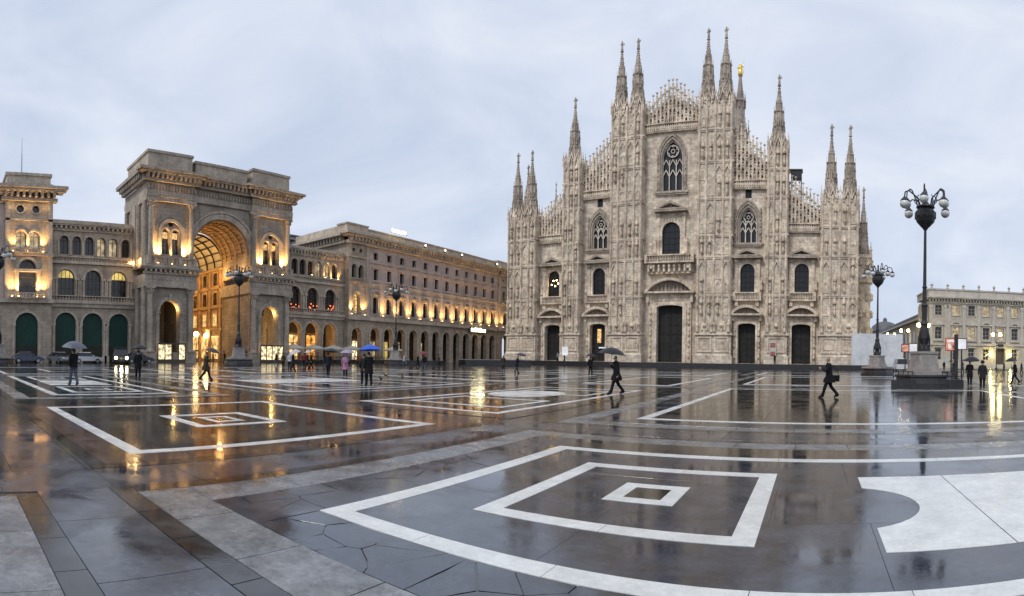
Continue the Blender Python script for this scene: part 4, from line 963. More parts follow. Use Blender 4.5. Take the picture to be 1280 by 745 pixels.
# ------------------------------------------------------------------ gallery arch
GA = thing('triumphal_arch', 'great grey stone gallery entrance arch glowing gold inside its vault', 'arch', (-76, 0, 0), NR)
AC, AW = 41.4, 10.2
for side, (p0, p1) in (('left', (28.7, AC - AW / 2)), ('right', (AC + AW / 2, 54.1))):
    m_ = (p0 + p1) / 2
    small = arch_pts(m_, 3.3, .0, 7.7, 'round', 14)
    MB().plate(rect(p0, p1, -.05, 11.2), [small], 0, 1.4).build('lower_pier', 'arch_stone', GA)
    b = MB(); b.box(p0, p0 + 1.0, 1.4, 9.4, 0, 11.2); b.box(p1 - 1.0, p1, 1.4, 9.4, 0, 11.2); b.box(p0 + 1, p1 - 1, 9, 9.4, 0, 11.2); b.box(p0 + 1, p1 - 1, 1.4, 9, 10.2, 11.2); b.build('pier_core', 'arch_stone', GA)
    t = MB(); t.arc(m_, 7.7, 1.67, 2.15, 0, pi, -.2, .1, 14); t.box(m_ - .25, m_ + .25, -.35, .1, 9.3, 10.2, -.06, 0)
    for s_ in (-1, 1): t.box(m_ + s_ * 1.95 - .35, m_ + s_ * 1.95 + .35, -.25, .1, 7.3, 7.65); t.box(m_ + s_ * 1.95 - .25, m_ + s_ * 1.95 + .25, -.12, .1, 0, 7.3)
    t.box(p0 - .5, p1 + .3, -.75, .2, 0, 1.6); t.box(p0 - .45, p1 + .45, -.6, 9.4, 11.2, 12.0); t.box(p0 - .4, p1 + .4, -.5, 9.4, 12.0, 13.1)
    cornice(t, p0 - .4, p1 + .4, 13.1, 1.1, .7, .7, -.5); t.box(p0 - .5, p1 + .5, -.9, .2, 14.2, 14.5)
    for k in range(int((p1 - p0) / .75)): t.box(p0 + .2 + k * .75 - .22, p0 + .2 + k * .75 + .22, -.58, -.4, 12.25, 12.9, .05, 0)
    for x in (p0 + .1, p0 + 2.55, p1 - 2.55, p1 - .1): t.box(x - .3, x + .3, -1.0, -.3, 14.5, 15.7)
    balustrade(t, p0, p1, -.75, 14.5, 1.2, .5)
    t.build('lower_entablature', 'arch_trim', GA)
    for x in (p0 + .45, p1 - .55): column(GA, x, -.35, 1.6, 11.2, .45, 'arch_trim')
    # upper storey with a two-light window under one arch
    hol = [arch_pts(m_ + s_ * .8, 1.15, 16.2, 19.4, 'round', 10) for s_ in (-1, 1)] + [[(m_ + .42 * cos(2 * pi * i / 10), 20.75 + .42 * sin(2 * pi * i / 10)) for i in range(10)]]
    MB().plate(rect(p0, p1, 14.2, 23.9), hol, 0, 1.2).build('upper_pier', 'arch_stone', GA)
    b = MB(); b.box(p0, p0 + 1, 1.2, 9.4, 14.2, 23.9); b.box(p1 - 1, p1, 1.2, 9.4, 14.2, 23.9); b.box(p0 + 1, p1 - 1, 3, 9.4, 14.2, 23.9); b.build('pier_core', 'arch_stone', GA)
    t = MB(); t.arc(m_, 19.4, 1.6, 2.1, 0, pi, -.3, .1, 16); t.arc(m_, 19.4, 2.3, 2.42, 0, pi, -.15, .1, 16)
    for s_ in (-1, 1): t.arc(m_ + s_ * .8, 19.4, .58, .78, 0, pi, -.15, .1, 10); t.box(m_ + s_ * 1.85 - .25, m_ + s_ * 1.85 + .25, -.3, .1, 15.9, 19.4)
    t.lathe([(.16, 16.1), (.14, 19.3)], (m_, -.08, 0), 8)
    t.box(p0 - .3, p1 + .3, -.45, 9.4, 23.9, 24.5)
    t.build('upper_trim', 'arch_trim', GA)
    for s_ in (-1, 1): window(GA, m_ + s_ * .8, .5, 16.2, 1.15, 3.2, 'round', 'glass', (1, 2)); MB().box(m_ + s_ * .8 - .45, m_ + s_ * .8 + .45, .42, .48, 18.6, 19.5).build('lit_pane', 'warm_window', GA)
    for x in (p0 + .5, p1 - .55): column(GA, x, -.3, 14.5, 23.9, .42, 'arch_trim')
    for s_ in (-1, 1): floodlight(GA, m_ + s_ * 2.2, -.5, 14.55, 115, off=-.15, up=1.35)
    floodlight(GA, m_, -.5, 14.55, 30, off=-.15, up=1.35)
    # inside the small arch
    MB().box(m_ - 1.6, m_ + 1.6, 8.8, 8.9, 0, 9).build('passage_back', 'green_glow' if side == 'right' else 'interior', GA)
    lamp_light(GA, (m_ + 1.2, 1.0, 8.2), 110, (1, .62, .2), .15)
    sh = MB(); sh.box(m_ - 2.2, m_ + 2.2, -1.0, -.85, 0, .5); sh.box(m_ - 2.2, m_ + 2.2, -1.0, -.85, 2.75, 2.95)
    for i in range(5): x = m_ - 2.2 + 1.1 * i; sh.box(x - .05, x + .05, -1.02, -.85, .5, 2.75)
    k_ = sh.build('show_case', 'window_wood', GA)
    for i in (0, 1, 3) if side == 'left' else (0, 1, 2, 3): MB().box(m_ - 2.1 + 1.1 * i, m_ - 1.2 + 1.1 * i, -.95, -.88, .55, 2.7).build('lit_pane', 'pale_shop', k_)
# west flank of the arch, seen obliquely
fl = MB()
fl.box(28.2, 28.72, 3.8, 5.6, 14.4, 24)
for y in (.6, 3.2, 6.2, 8.8): fl.lathe([(.42, 14.5), (.36, 23.9)], (28.5, y, 0), 10); fl.lathe([(.45, 1.6), (.4, 11.2)], (28.5, y, 0), 10)
fl.box(28.3, 28.8, -.4, 9.5, 14.2, 15.7)
fl.build('flank_order', 'arch_trim', GA)
for y in (1.9, 4.7, 7.5): lamp_light(GA, (27.9, y, 15.2), 110, (1, .62, .25), .15)
# spandrel wall over the great opening: one plate down to the springing
P = [(AC + 8.0, 14.2)] + [(AC + 8.0, 24.0), (AC - 8.0, 24.0), (AC - 8.0, 14.2)]
ZS = 17.4
outl = [(AC - AW / 2 + .03, ZS)] + [(AC - (AW / 2 - .03) * cos(pi * i / 20), ZS + (AW / 2 - .03) * sin(pi * i / 20)) for i in range(1, 20)] + [(AC + AW / 2 - .03, ZS), (AC + AW / 2 + .4, ZS), (AC + AW / 2 + .4, 24.48), (AC - AW / 2 - .4, 24.48), (AC - AW / 2 - .4, ZS)]
MB().plate(outl, [], .35, 9.4).build('spandrel', 'arch_stone', GA)
t = MB(); t.arc(AC, ZS, AW / 2 - .02, AW / 2 + .95, 0, pi, .05, .5, 24); t.arc(AC, ZS, AW / 2 + .85, AW / 2 + 1.2, 0, pi, -.1, .48, 24)
t.build('archivolt', 'arch_trim', GA); t = MB()
for i in range(22):       # coffers on the soffit
    a = pi * (i + .5) / 22
    for y in (1.6, 3.4, 5.2, 7, 8.6): t.bar((AC + (AW / 2 - .05) * cos(a), y - .7, ZS + (AW / 2 - .05) * sin(a)), (AC + (AW / 2 - .05) * cos(a), y + .7, ZS + (AW / 2 - .05) * sin(a)), .14)
for y in (.8, 2.5, 4.3, 6.1, 7.8, 9.2): t.arc(AC, ZS, AW / 2 - .28, AW / 2 + .05, 0, pi, y - .15, y + .15, 20)
t.build('soffit_coffers', 'gallery_wall', GA, kind='stuff')
t = MB()
# upper entablature, breaking forward over the piers; attic in three blocks
for (a, d, o_) in ((28.4, 36.4, -.55), (36.4, 46.4, .0), (46.4, 54.4, -.55)):
    t.box(a, d, o_, 9.8, 24.5, 25.4); t.box(a + .1, d - .1, o_ + .15, 9.7, 25.4, 26.6); cornice(t, a - .1, d + .1, 26.6, 1.7, 1.5, .7, o_)
    t.box(a + .4, d - .4, o_ + .6, 9.3, 28.3, 30.6 + (.45 if o_ < 0 else 0)); t.box(a + .25, d - .25, o_ + .45, 9.5, 30.6 + (.45 if o_ < 0 else 0), 31.0 + (.45 if o_ < 0 else 0)); t.box(a + .2, d - .2, o_ + .4, 9.5, 28.3, 28.8)
    for k in range(int((d - a) / .5)): t.lathe([(.1, 25.5), (.16, 25.8), (.08, 26.3)], (a + .3 + k * .5, o_ - .02, 0), 5)
cor = MB()
t.build('upper_entablature', 'arch_trim', GA)
t = MB()                                  # flank cornice with brackets, lit from below
for i in range(13): t.box(27.3, 28.4, .0 + i * .75, .3 + i * .75, 27.0, 27.7)
t.box(27.1, 28.45, -1.6, 10.4, 27.75, 28.3); t.box(27.8, 28.45, -.6, 9.6, 26.6, 27.75); t.build('flank_cornice', 'arch_trim', GA)
b = MB(); b.box(36.6, 46.2, .2, .35, 24.55, 25.3); b.build('inscription_band', 'arch_trim', GA)
f = MB()                                  # relief figures at the keystone
for x in (-.35, .4): figure(f, AC + x, .1, 22.75, 1.0, 6)
f.build('keystone_relief', 'arch_trim', GA, kind='stuff')
# --- the gallery behind the arch: walls with windows, iron-and-glass barrel vault
GY = thing('gallery_interior', 'gold-lit shopping gallery with glazed iron vault seen through the great arch', 'gallery', (-85.3, 0, 0), NR)
GL = 75.0
for s_ in (-1, 1):
    x = AC + s_ * (AW / 2 + .3); xa, xb = (x, x + .5) if s_ > 0 else (x - .5, x)
    b = MB(); b.box(xa, xb, 0, GL, 0, 16.6); b.build('gallery_side', 'gallery_wall', GY)
    t = MB(); i_ = -s_
    for z, o_ in ((5.6, .45), (9.6, .35), (13.0, .3), (16.2, .8)): t.box(min(x, x + i_ * o_), max(x, x + i_ * o_), 0, GL, z, z + .45)
    for k in range(18):
        y = 1.0 + k * 4.1; t.box(min(x, x + i_ * .3), max(x, x + i_ * .3), y - .35, y + .35, 0, 16.2)
        for z in (6.4, 10.2, 13.7): t.box(min(x, x + i_ * .18), max(x, x + i_ * .18), y + 1.1, y + 3.0, z - .25, z + 2.7)
    t.build('gallery_trim', 'gallery_wall', GY)
    for k in range(10):
        y = 1.0 + k * 4.1
        for z in (6.4, 10.2, 13.7): MB().box(min(x + i_ * .18, x + i_ * .22), max(x + i_ * .18, x + i_ * .22), y + 1.4, y + 2.7, z, z + 2.2).build('window', 'warm_window' if (z < 7 or R.random() < .25) else 'glass', GY)
        MB().box(min(x, x + i_ * .06), max(x, x + i_ * .06), y + .6, y + 3.5, .5, 4.6).build('shop_pane', 'warm_shop', GY)
v = MB()
for k in range(26):
    y = .4 + k * 3.0; v.arc(AC, 16.6, AW / 2 + .1, AW / 2 + .3, 0, pi, y - .1, y + .1, 16)
for i in range(13):
    a = pi * i / 12; v.bar((AC + (AW / 2 + .2) * cos(a), 0, 16.6 + (AW / 2 + .2) * sin(a)), (AC + (AW / 2 + .2) * cos(a), GL, 16.6 + (AW / 2 + .2) * sin(a)), .07)
v.build('vault_ribs', 'iron', GY)
mat('vault_glass', (.62, .58, .50), .5, .2, .5, 3)
v = MB()
N = 16
vs = [(AC + (AW / 2 + .35) * cos(pi * i / N), y, 16.6 + (AW / 2 + .35) * sin(pi * i / N)) for y in (0, GL) for i in range(N + 1)]
v.add(vs, [(i, i + 1, N + 2 + i, N + 1 + i) for i in range(N)]); v.build('vault_glazing', 'vault_glass', GY)
MB().box(AC - 7, AC + 7, GL, GL + .5, 0, 23).build('end_wall', 'gallery_wall', GY)
for k in range(9): lamp_light(GY, (AC, 2 + k * 8, 14.5), 700, (1, .58, .2), .5)
lamp_light(GA, (AC - 3.0, 6, 15.3), 420, (1, .56, .18), .3); lamp_light(GA, (AC + 4.2, 2.2, 15.2), 150, (1, .6, .22), .2); lamp_light(GA, (AC + 4.2, 8, 15.2), 260, (1, .56, .18), .2)
# globe lamps in the mouth of the gallery
for i, (yy, dd) in enumerate(((37.6, 10), (40.0, 15), (43.3, 12), (46.0, 6))):
    l_ = thing('gallery_lamp', 'lit globe lamp on a slim iron post in the mouth of the gallery arch', 'lamp', (-76 - dd, yy + dd * .42, 0), 0, 'globe lamps inside the gallery mouth')
    MB().lathe([(.3, 0), (.3, .2), (.12, .3), (.06, .6), (.05, 4.2), (.1, 4.3)], (0, 0, 0), 8).build('post', 'iron', l_)
    MB().ball((0, 0, 4.75), .45, 10, 8).build('globe', 'lamp_warm', l_, smooth=True)
    lamp_light(l_, (0, 0, 5.4), 130, (1, .6, .22), .3)

# ------------------------------------------------------------------ royal palace and what stands by it (facade faces the camera's side)
PX, PY = 30.8, 144.6
PR = thing('palace', 'cream neoclassical palace with pilasters, pedimented windows and balustraded roof', 'building', (PX, PY, 0))
PU = [7.4, 11.8, 16.0, 20.2, 24.4, 28.6, 32.8, 37.0, 41.2]
PW = 46.0
hol = []
for i, c in enumerate(PU):
    hol += [rect(c - .95, c + .95, 14.2, 16.9), rect(c - .95, c + .95, 7.8, 11.0)]
    if i != 3: hol.append(rect(c - .85, c + .85, 2.2, 5.2))
hol += [arch_pts(PU[3], 2.6, .05, 4.9, 'round', 12), rect(1.6, 3.4, 14.2, 16.9), rect(1.6, 3.4, 7.8, 11.0), rect(1.7, 3.3, 2.2, 5.2)]
MB().plate(rect(0, PW, -.05, 18), hol, 0, .7).build('wall', 'cream_plaster', PR)
b = MB(); b.box(0, PW, .7, 16, 0, 18); b.build('building_core', 'interior', PR)
MB().box(-.02, .3, .02, 16, 0, 18).build('side_wall', 'cream_plaster', PR)
t = MB(); t.box(-.2, PW, -.3, .1, 6.1, 6.6); t.box(-.2, PW, -.3, .1, 0, 1.0); t.box(-.15, PW, -.2, .1, 17.0, 17.4); cornice(t, 0, PW, 17.4, 1.7, 1.3, .8); t.box(-.3, PW, -.3, 16.2, 19.1, 20.9); t.box(-.5, PW, -.5, 16.4, 20.9, 21.2)
for c in [.45, 4.6, 5.4] + [(PU[i] + PU[i + 1]) / 2 for i in range(len(PU) - 1)]: t.box(c - .42, c + .42, -.22, .1, 6.6, 17.0); t.box(c - .55, c + .55, -.32, .1, 16.2, 17.0); t.box(c - .55, c + .55, -.32, .1, 6.6, 7.2)
for i, c in enumerate(PU + [2.5]):
    t.plate(rect(c - 1.2, c + 1.2, 14.0, 17.0), [rect(c - .97, c + .97, 14.18, 16.92)], -.15, .05)
    t.plate(rect(c - 1.3, c + 1.3, 7.5, 11.4), [rect(c - .97, c + .97, 7.78, 11.02)], -.18, .05); t.box(c - 1.6, c + 1.6, -.45, .05, 11.5, 11.8)
    if i % 2: t.plate([(c - 1.6, 11.8), (c + 1.6, 11.8), (c, 12.7)], [], -.42, .05)
    else: t.arc(c, 10.9, 1.35, 1.8, .5, pi - .5, -.42, .05, 8)
    t.box(c - 1.4, c + 1.4, -.4, .05, 7.2, 7.45); t.box(c - 1.2, c + 1.2, -.35, .05, 5.5, 5.75)
t.arc(PU[3], 4.9, 1.32, 1.8, 0, pi, -.3, .1, 12); t.box(PU[3] - 2, PU[3] - 1.4, -.4, .1, 0, 4.9); t.box(PU[3] + 1.4, PU[3] + 2, -.4, .1, 0, 4.9)
for k in range(11): t.lathe([(.3, 21.2), (.38, 21.5), (.2, 21.8), (.45, 22.3), (.15, 22.7), (.03, 22.9)], (.6 + k * 4.4, 0, 0), 8)
t.build('trim', 'cream_trim', PR)
for i, c in enumerate(PU + [2.5]):
    window(PR, c, .35, 14.2, 1.9, 2.7, 'rect', 'dim_window' if i in (0, 2, 3, 4) else 'glass', (1, 2), 'cream_trim'); window(PR, c, .35, 7.8, 1.9, 3.2, 'rect', 'dim_window' if i in (0, 1, 3) else 'glass', (1, 2), 'cream_trim')
    if i != 3: window(PR, c, .35, 2.2, 1.7, 3.0, 'rect', 'glass', (1, 2), 'cream_trim')
MB().plate(arch_pts(PU[3], 2.5, .05, 4.9), [], .5, .6).build('door', 'window_wood', PR)
for s_ in (-3.2, 2.6):
    o = MB().box(-.12, .12, -.5, .0, -.2, .1).build('wall_lantern', 'iron', PR, (PU[3] + s_, -.3, 3.6)); MB().ball((0, -.55, .05), .3, 8, 6).build('globe', 'lamp_yellow', o); lamp_light(o, (0, -1.0, .1), 150, (1, .85, .25), .2)
MB().box(0, PW, .2, 16, 21.2, 21.35).build('roof', 'grey_roof', PR)
# lower wing running back
PWG = thing('palace_wing', 'lower cream wing with lamplit wall running back beside the palace', 'building', (PX + 1.2, PY + 16.2, 0), 0)
b = MB(); b.box(0, 14, 0, 130, 0, 14.2); b.build('wall', 'cream_plaster', PWG); MB().box(-.9, 14.5, -.5, 130.5, 14.25, 14.8).build('cornice', 'cream_trim', PWG); MB().box(-.5, 14, 0, 130, 14.82, 16).build('roof', 'grey_roof', PWG)
for k in range(16):
    for z in (2.0, 7.6):
        MB().box(-.1, .0, 3 + k * 7.6, 5.4 + k * 7.6, z, z + 3.4).build('window', 'glass' if (k + int(z)) % 3 else 'dim_window', PWG)
for (px, r, hgt, dx, lab) in ((1154, 104, 8.5, .9, 'double-globe street lamp shining yellow behind the railed candelabra'), (1130.5, 138, 9.3, .9, 'double-globe street lamp shining yellow before the palace wing'), (1113.5, 160, 9.4, 1.0, 'double-globe street lamp shining yellow beside the second candelabra'), (1245.5, 125, 7.9, .85, 'double-globe street lamp shining yellow before the palace facade')):
    d = pixel_ray(px, HORIZON); k = r / hypot(d.x, d.y)
    o = thing('globe_street_lamp', lab, 'street lamp', (d.x * k, d.y * k, 0))
    MB().lathe([(.3, 0), (.3, .3), (.14, .5), (.09, 1.2), (.06, hgt + .2)], (0, 0, 0), 8).build('post', 'iron', o); MB().bar((-dx, 0, hgt + .5), (dx, 0, hgt + .5), .05, 6).bar((0, 0, hgt + .1), (0, 0, hgt + .6), .07, 6).build('cross_arm', 'iron', o)
    for q in (-1, 1): MB().ball((q * dx, 0, hgt), .36, 10, 8).build('globe', 'lamp_yellow', o, smooth=True); lamp_light(o, (q * dx, 0, hgt - .6), 160, (1, .8, .3), .35)
BT = thing('bell_tower', 'pale square tower with dark pyramid roof rising behind the palace wing', 'tower', (66, 300, 0))
MB().box(-6, 6, -6, 6, 0, 33).build('tower_shaft', 'cream_trim', BT); MB().box(-6.8, 6.8, -6.8, 6.8, 33.01, 34).build('tower_cornice', 'cream_trim', BT); MB().box(-6.6, 6.6, -6.6, 6.6, 34.02, 37.5, 5.5, 5.5).build('tower_roof', 'grey_roof', BT)
for x in (-2.5, 2.5): MB().box(x - .9, x + .9, -6.1, -5.95, 26, 30).build('window', 'dark_glass', BT)
DM = thing('church_dome', 'low dark dome of a distant church beyond the palace wing', 'dome', (43, 330, 0))
MB().lathe([(9, 0), (9, 19), (9.6, 19.4), (8.6, 20), (7.6, 22.6), (5, 24.6), (1.2, 25.6), (1.2, 27), (.1, 28)], (0, 0, 0), 16).build('dome_shell', 'grey_roof', DM, smooth=False); MB().box(-9.3, 9.3, -9.3, 9.3, 0, 12).build('drum_base', 'cream_plaster', DM)
HB = thing('site_hoarding', 'tall white construction hoarding wrapped along the flank of the cathedral', 'hoarding', (7.0, DY - 3.2, 0))
for k in range(6):
    MB().box(.0 + k * 1.55, 1.53 + k * 1.55, 0, .12, .2, 6.6).build('panel', 'white_board', HB)
    MB().box(k * 1.55 - .06, k * 1.55 + .06, -.1, .0, 0, 6.7).build('post', 'white_board', HB)
MB().box(-.1, 9.4, -.25, .4, 0, .19).build('foot_rail', 'wet_stone', HB)

# ------------------------------------------------------------------ candelabra street lamps
def lamp_proto():
    o = thing('street_lamp', '', 'street lamp')
    p = MB(); p.lathe([(1.95, 0), (1.95, .22), (1.85, .25), (1.8, .62), (1.92, .68), (1.92, .8)], (0, 0, 0), 8, pi / 8); p.build('plinth', 'wet_stone', o)
    p = MB(); p.box(-1.3, 1.3, -1.3, 1.3, .8, 1.0); p.box(-.86, .86, -.86, .86, 1.0, 1.2); p.box(-.74, .74, -.74, .74, 1.2, 2.15, .12, .12); p.box(-.7, .7, -.7, .7, 2.15, 2.3)
    for s_ in (-1, 1):
        p.box(-.4, .4, s_ * .69 - .04, s_ * .69 + .04, 1.35, 2.0); p.box(s_ * .69 - .04, s_ * .69 + .04, -.4, .4, 1.35, 2.0)
    p.build('pedestal', 'pedestal_granite', o)
    p = MB(); p.lathe([(.42, 2.3), (.42, 2.5), (.24, 2.75), (.34, 3.15), (.3, 3.6), (.24, 3.95), (.28, 4.1), (.17, 4.3), (.19, 5.2), (.24, 5.3), (.15, 5.45), (.13, 6.4), (.17, 6.5), (.115, 6.6), (.085, 10.2), (.2, 10.35), (.12, 10.5)], (0, 0, 0), 12)
    for i in range(6):     # leaf scrolls round the foot
        t = pi / 3 * i; p.bar((.38 * cos(t), .38 * sin(t), 2.4), (.4 * cos(t), .4 * sin(t), 3.15), .06, 6, .07); p.bar((.4 * cos(t), .4 * sin(t), 3.15), (.18 * cos(t), .18 * sin(t), 4.0), .07, 6, .03)
    p.build('pole', 'iron', o, smooth=False)
    p = MB(); p.lathe([(.1, 10.3), (.3, 10.45), (.58, 10.75), (.7, 11.1), (.66, 11.4), (.5, 11.62), (.62, 11.7), (.6, 11.78), (.3, 11.9), (.14, 12.1), (.08, 12.6), (.12, 12.7), (.02, 12.95)], (0, 0, 0), 14)
    for i in range(10): t = 2 * pi * i / 10; p.bar((.66 * cos(t), .66 * sin(t), 10.95), (.66 * cos(t), .66 * sin(t), 11.4), .05, 5)
    p.build('lantern_basket', 'iron', o)
    for i in range(8):
        t = 2 * pi * i / 8 + .2; big = i % 2 == 0; ro = 1.75 if big else 1.25; zt = 12.55 if big else 12.95; zg = 11.65 if big else 11.95
        a = MB(); pts = [(.5, 11.7), (.62, 12.2), (ro * .55 + .2, zt - .1), (ro * .8, zt), (ro * .97, zt - .15), (ro, zg + .42)]
        a.path([(r_ * cos(t), r_ * sin(t), z) for r_, z in pts], .045, 6); a.path([((.55 + .2 * sin(k)) * cos(t), (.55 + .2 * sin(k)) * sin(t), 11.9 + .18 * k) for k in range(4)], .03, 5)
        arm = a.build('arm', 'iron', o)
        g = MB(); g.ball((ro * cos(t), ro * sin(t), zg), .30, 12, 8); g.build('globe', 'globe_glass', arm, smooth=True)
        c_ = MB(); c_.lathe([(.26, zg + .16), (.28, zg + .2), (.14, zg + .36), (.05, zg + .46)], (ro * cos(t), ro * sin(t), 0), 10); c_.build('globe_cap', 'iron', arm)
    return o
LAMP = lamp_proto()
def lamp_at(px, r, rz, label, first=False, plinth=True):
    d = pixel_ray(px, HORIZON); k = r / hypot(d.x, d.y)
    o = LAMP if first else copy_tree(LAMP)
    o.location = (d.x * k, d.y * k, 0); o.rotation_euler = (0, 0, rz); o['label'] = label; o['group'] = 'iron candelabra lamps round the square'
    return o
LA = lamp_at(1155.0, 36.0, .3, 'tall black candelabra lamp with white globes and railed plinth before the cream palace', True)
lamp_at(1096.5, 64.5, .9, 'black candelabra lamp with white globes beside the white hoarding by the cathedral')
lamp_at(298, 72, 1.3, 'black candelabra lamp with white globes in front of the great gallery arch')
lamp_at(494.5, 88, .5, 'black candelabra lamp with white globes before the long arcaded building')
lamp_at(-3, 60, .1, 'black candelabra lamp with white globes before the corner pavilion and police cars')
# railings and seats round the near lamp's plinth
for (dx, dy, rz, lab) in ((-1.6, -1.45, .25, 'low black iron railing with cream leaflets boxed at its foot beside the palace-side lamp plinth'), (1.65, -1.0, .1, 'low black iron railing standing by the sign post at the palace-side lamp plinth')):
    rl = thing('railing', lab, 'railing', (LA.location.x + dx, LA.location.y + dy, 0), rz)
    b = MB(); b.box(-.7, .7, -.25, .25, 0, .5); b.build('base_box', 'wet_stone', rl)
    for z in (.72, 1.0): MB().bar((-.7, 0, z), (.7, 0, z), .03, 6).build('rail', 'iron', rl)
    for i in range(5): MB().bar((-.66 + .33 * i, 0, .5), (-.66 + .33 * i, 0, 1.06), .03, 6).build('post', 'iron', rl)

# ------------------------------------------------------------------ people
def person(label, px, py, face, coat='black_cloth', legs='dark_jeans', stride=.6, arms='down', hem=.82, height=1.74, hat=None, z=0.0, loc=None, stoop=0.0, hair='hair'):
    """one continuous skinned body in a walking or standing pose, coat as a child; faces local +x, turned by face"""
    k = height / 1.75
    V = []; E = []; Rr = []
    def v(p, r, par=None, r2=None):
        V.append((p[0] * k, p[1] * k, p[2] * k)); Rr.append((r * k, (r2 or r) * k))
        if par is not None: E.append((par, len(V) - 1))
        return len(V) - 1
    s = stride; lean = .05 * s + stoop
    pel = v((0, 0, .96), .125, None, .15)
    wa = v((lean * .3, 0, 1.12), .115, pel, .14); ch = v((lean * .7, 0, 1.32), .125, wa, .17); nb = v((lean, 0, 1.47), .075, ch); ne = v((lean + .015, 0, 1.53), .055, nb)
    jw = v((lean + .035, 0, 1.58), .072, ne); sk = v((lean + .02, 0, 1.66), .098, jw, .085); tp = v((lean + .01, 0, 1.735), .055, sk)
    v((lean + .135, 0, 1.615), .014, jw)                      # nose
    for q in (-1, 1): v((lean + .01, q * .092, 1.625), .016, sk)  # ears
    for q in (-1, 1):
        f_ = s * q
        hip = v((0, .095 * q, .90), .115, pel)
        kn = v((.25 * f_ if f_ > 0 else .10 * f_ + .02, .095 * q, .50), .084, hip); 
        an = v((.40 * f_ if f_ > 0 else .52 * f_, .09 * q, .085 if f_ >= 0 else .13), .062, kn); ax = V[an][0] / k
        v((ax - .05, .09 * q, .045 if f_ >= 0 else .10), .048, an); v((ax + .19, .1 * q, .038), .042, an)
        sh = v((lean * .9, .185 * q, 1.42), .068, ch)
        mode = arms if isinstance(arms, str) else arms[0 if q < 0 else 1]
        sw = -s * q * .22
        if mode == 'hold': el, wr, dr = (.10, .23 * q, 1.13), (.24, .14 * q, 1.28), (0, 0, 1)
        elif mode == 'raised': el, wr, dr = (.08, .40 * q, 1.60), (.06, .36 * q, 1.86), (0, 0, 1)
        elif mode == 'phone': el, wr, dr = (.06, .25 * q, 1.13), (.28, .12 * q, 1.22), (.8, 0, .5)
        elif mode == 'pocket': el, wr, dr = (-.08, .26 * q, 1.15), (.06, .21 * q, .93), (.2, 0, -1)
        else: el, wr, dr = (sw * .45 - .02, .245 * q, 1.13), (sw + .06, .255 * q, .89), (.15, 0, -1)
        el_ = v((el[0] + lean, el[1], el[2]), .060, sh); wr_ = v((wr[0] + lean, wr[1], wr[2]), .042, el_)
        dv = Vector(dr).normalized(); sd = Vector((0, 1, 0)) if abs(dv.y) < .5 else Vector((1, 0, 0)); w0 = Vector((wr[0] + lean, wr[1], wr[2]))
        pm = v(w0 + dv * .06, .030, wr_, .02)
        cur = Vector((0, -q, 0)) if mode in ('hold',) else Vector((.6, -q * .5, 0))
        for i in range(4):          # four fingers, curled; a thumb from the side of the palm
            b0 = w0 + dv * (.085) + sd.cross(dv) * (i - 1.5) * .02; ln = (.055, .065, .06, .045)[i]
            f1 = v(b0 + dv * ln * .6, .009, pm); v(b0 + dv * ln * .85 + cur * ln * .6, .008, f1)
        t1 = v(w0 + dv * .05 + sd.cross(dv) * .04, .010, pm); v(w0 + dv * .085 + sd.cross(dv) * .055 + cur * .02, .009, t1)
        if mode == 'hold': person.hand = (w0 + dv * .09) * k
    me = bpy.data.meshes.new('person'); me.from_pydata(V, E, [])
    ob = bpy.data.objects.new('person_tmp', me); COL.objects.link(ob)
    m_ = ob.modifiers.new('s', 'SKIN'); m_.use_smooth_shade = True
    for i, r_ in enumerate(Rr): me.skin_vertices[0].data[i].radius = r_; me.skin_vertices[0].data[i].use_root = (i == 0)
    sb = ob.modifiers.new('u', 'SUBSURF'); sb.levels = 1; sb.render_levels = 1
    bpy.context.view_layer.update()
    out = bpy.data.meshes.new_from_object(ob.evaluated_get(bpy.context.evaluated_depsgraph_get()))
    bpy.data.objects.remove(ob)
    out.materials.clear()
    for n_ in (coat, legs, 'skin', hair, 'shoe'): out.materials.append(MATS[n_])
    hands = [V[i] for i in range(len(V)) if Rr[i][0] < .0101 * k]
    for p in out.polygons:
        c = p.center; z_ = c.z / k
        if z_ > 1.54 and abs(c.y) < .14 * k: i = 3 if (z_ > 1.69 or c.x / k < lean + .0) and hat is None else 2
        elif z_ > 1.50 and abs(c.y) < .1 * k: i = 2
        elif min(((c.x - h[0]) ** 2 + (c.y - h[1]) ** 2 + (c.z - h[2]) ** 2) for h in hands) < (.05 * k) ** 2: i = 2
        elif z_ < .1: i = 4
        elif z_ < .93: i = 1
        else: i = 0
        p.material_index = i
    for p in out.polygons: p.use_smooth = True
    x, y = on_ground(px, py, z) if loc is None else loc
    o = put(out, 'person', None, (x, y, z), face); tag(o, label, 'person')
    # coat: shoulder to hem, slightly flared, with a slit of folds
    c = MB(); N = 16; rings = [(1.49, .085, .10), (1.455, .115, .19), (1.38, .14, .215), (1.2, .138, .19), (1.05, .145, .185), (.93, .16, .20)] + ([(.5 * (.93 + hem), .175, .212), (hem, .19, .225)] if hem < .9 else [(.88, .165, .205)])
    vs = []
    for z_, rx, ry in rings:
        for i in range(N):
            t = 2 * pi * i / N; fl = 1 + (.05 * sin(5 * t + z_ * 3) if z_ < 1.1 else 0); gx = lean * min(1, max(0, (z_ - .9) / .55)); sx = (.10 * s * cos(t) ** 3 if z_ < .85 else 0)
            vs.append(((rx * cos(t) * fl + gx + sx) * k, ry * sin(t) * fl * k, z_ * k))
    c.add(vs, [(a * N + i, a * N + (i + 1) % N, a * N + N + (i + 1) % N, a * N + N + i) for a in range(len(rings) - 1) for i in range(N)]); c.build('coat', coat, o, smooth=True)
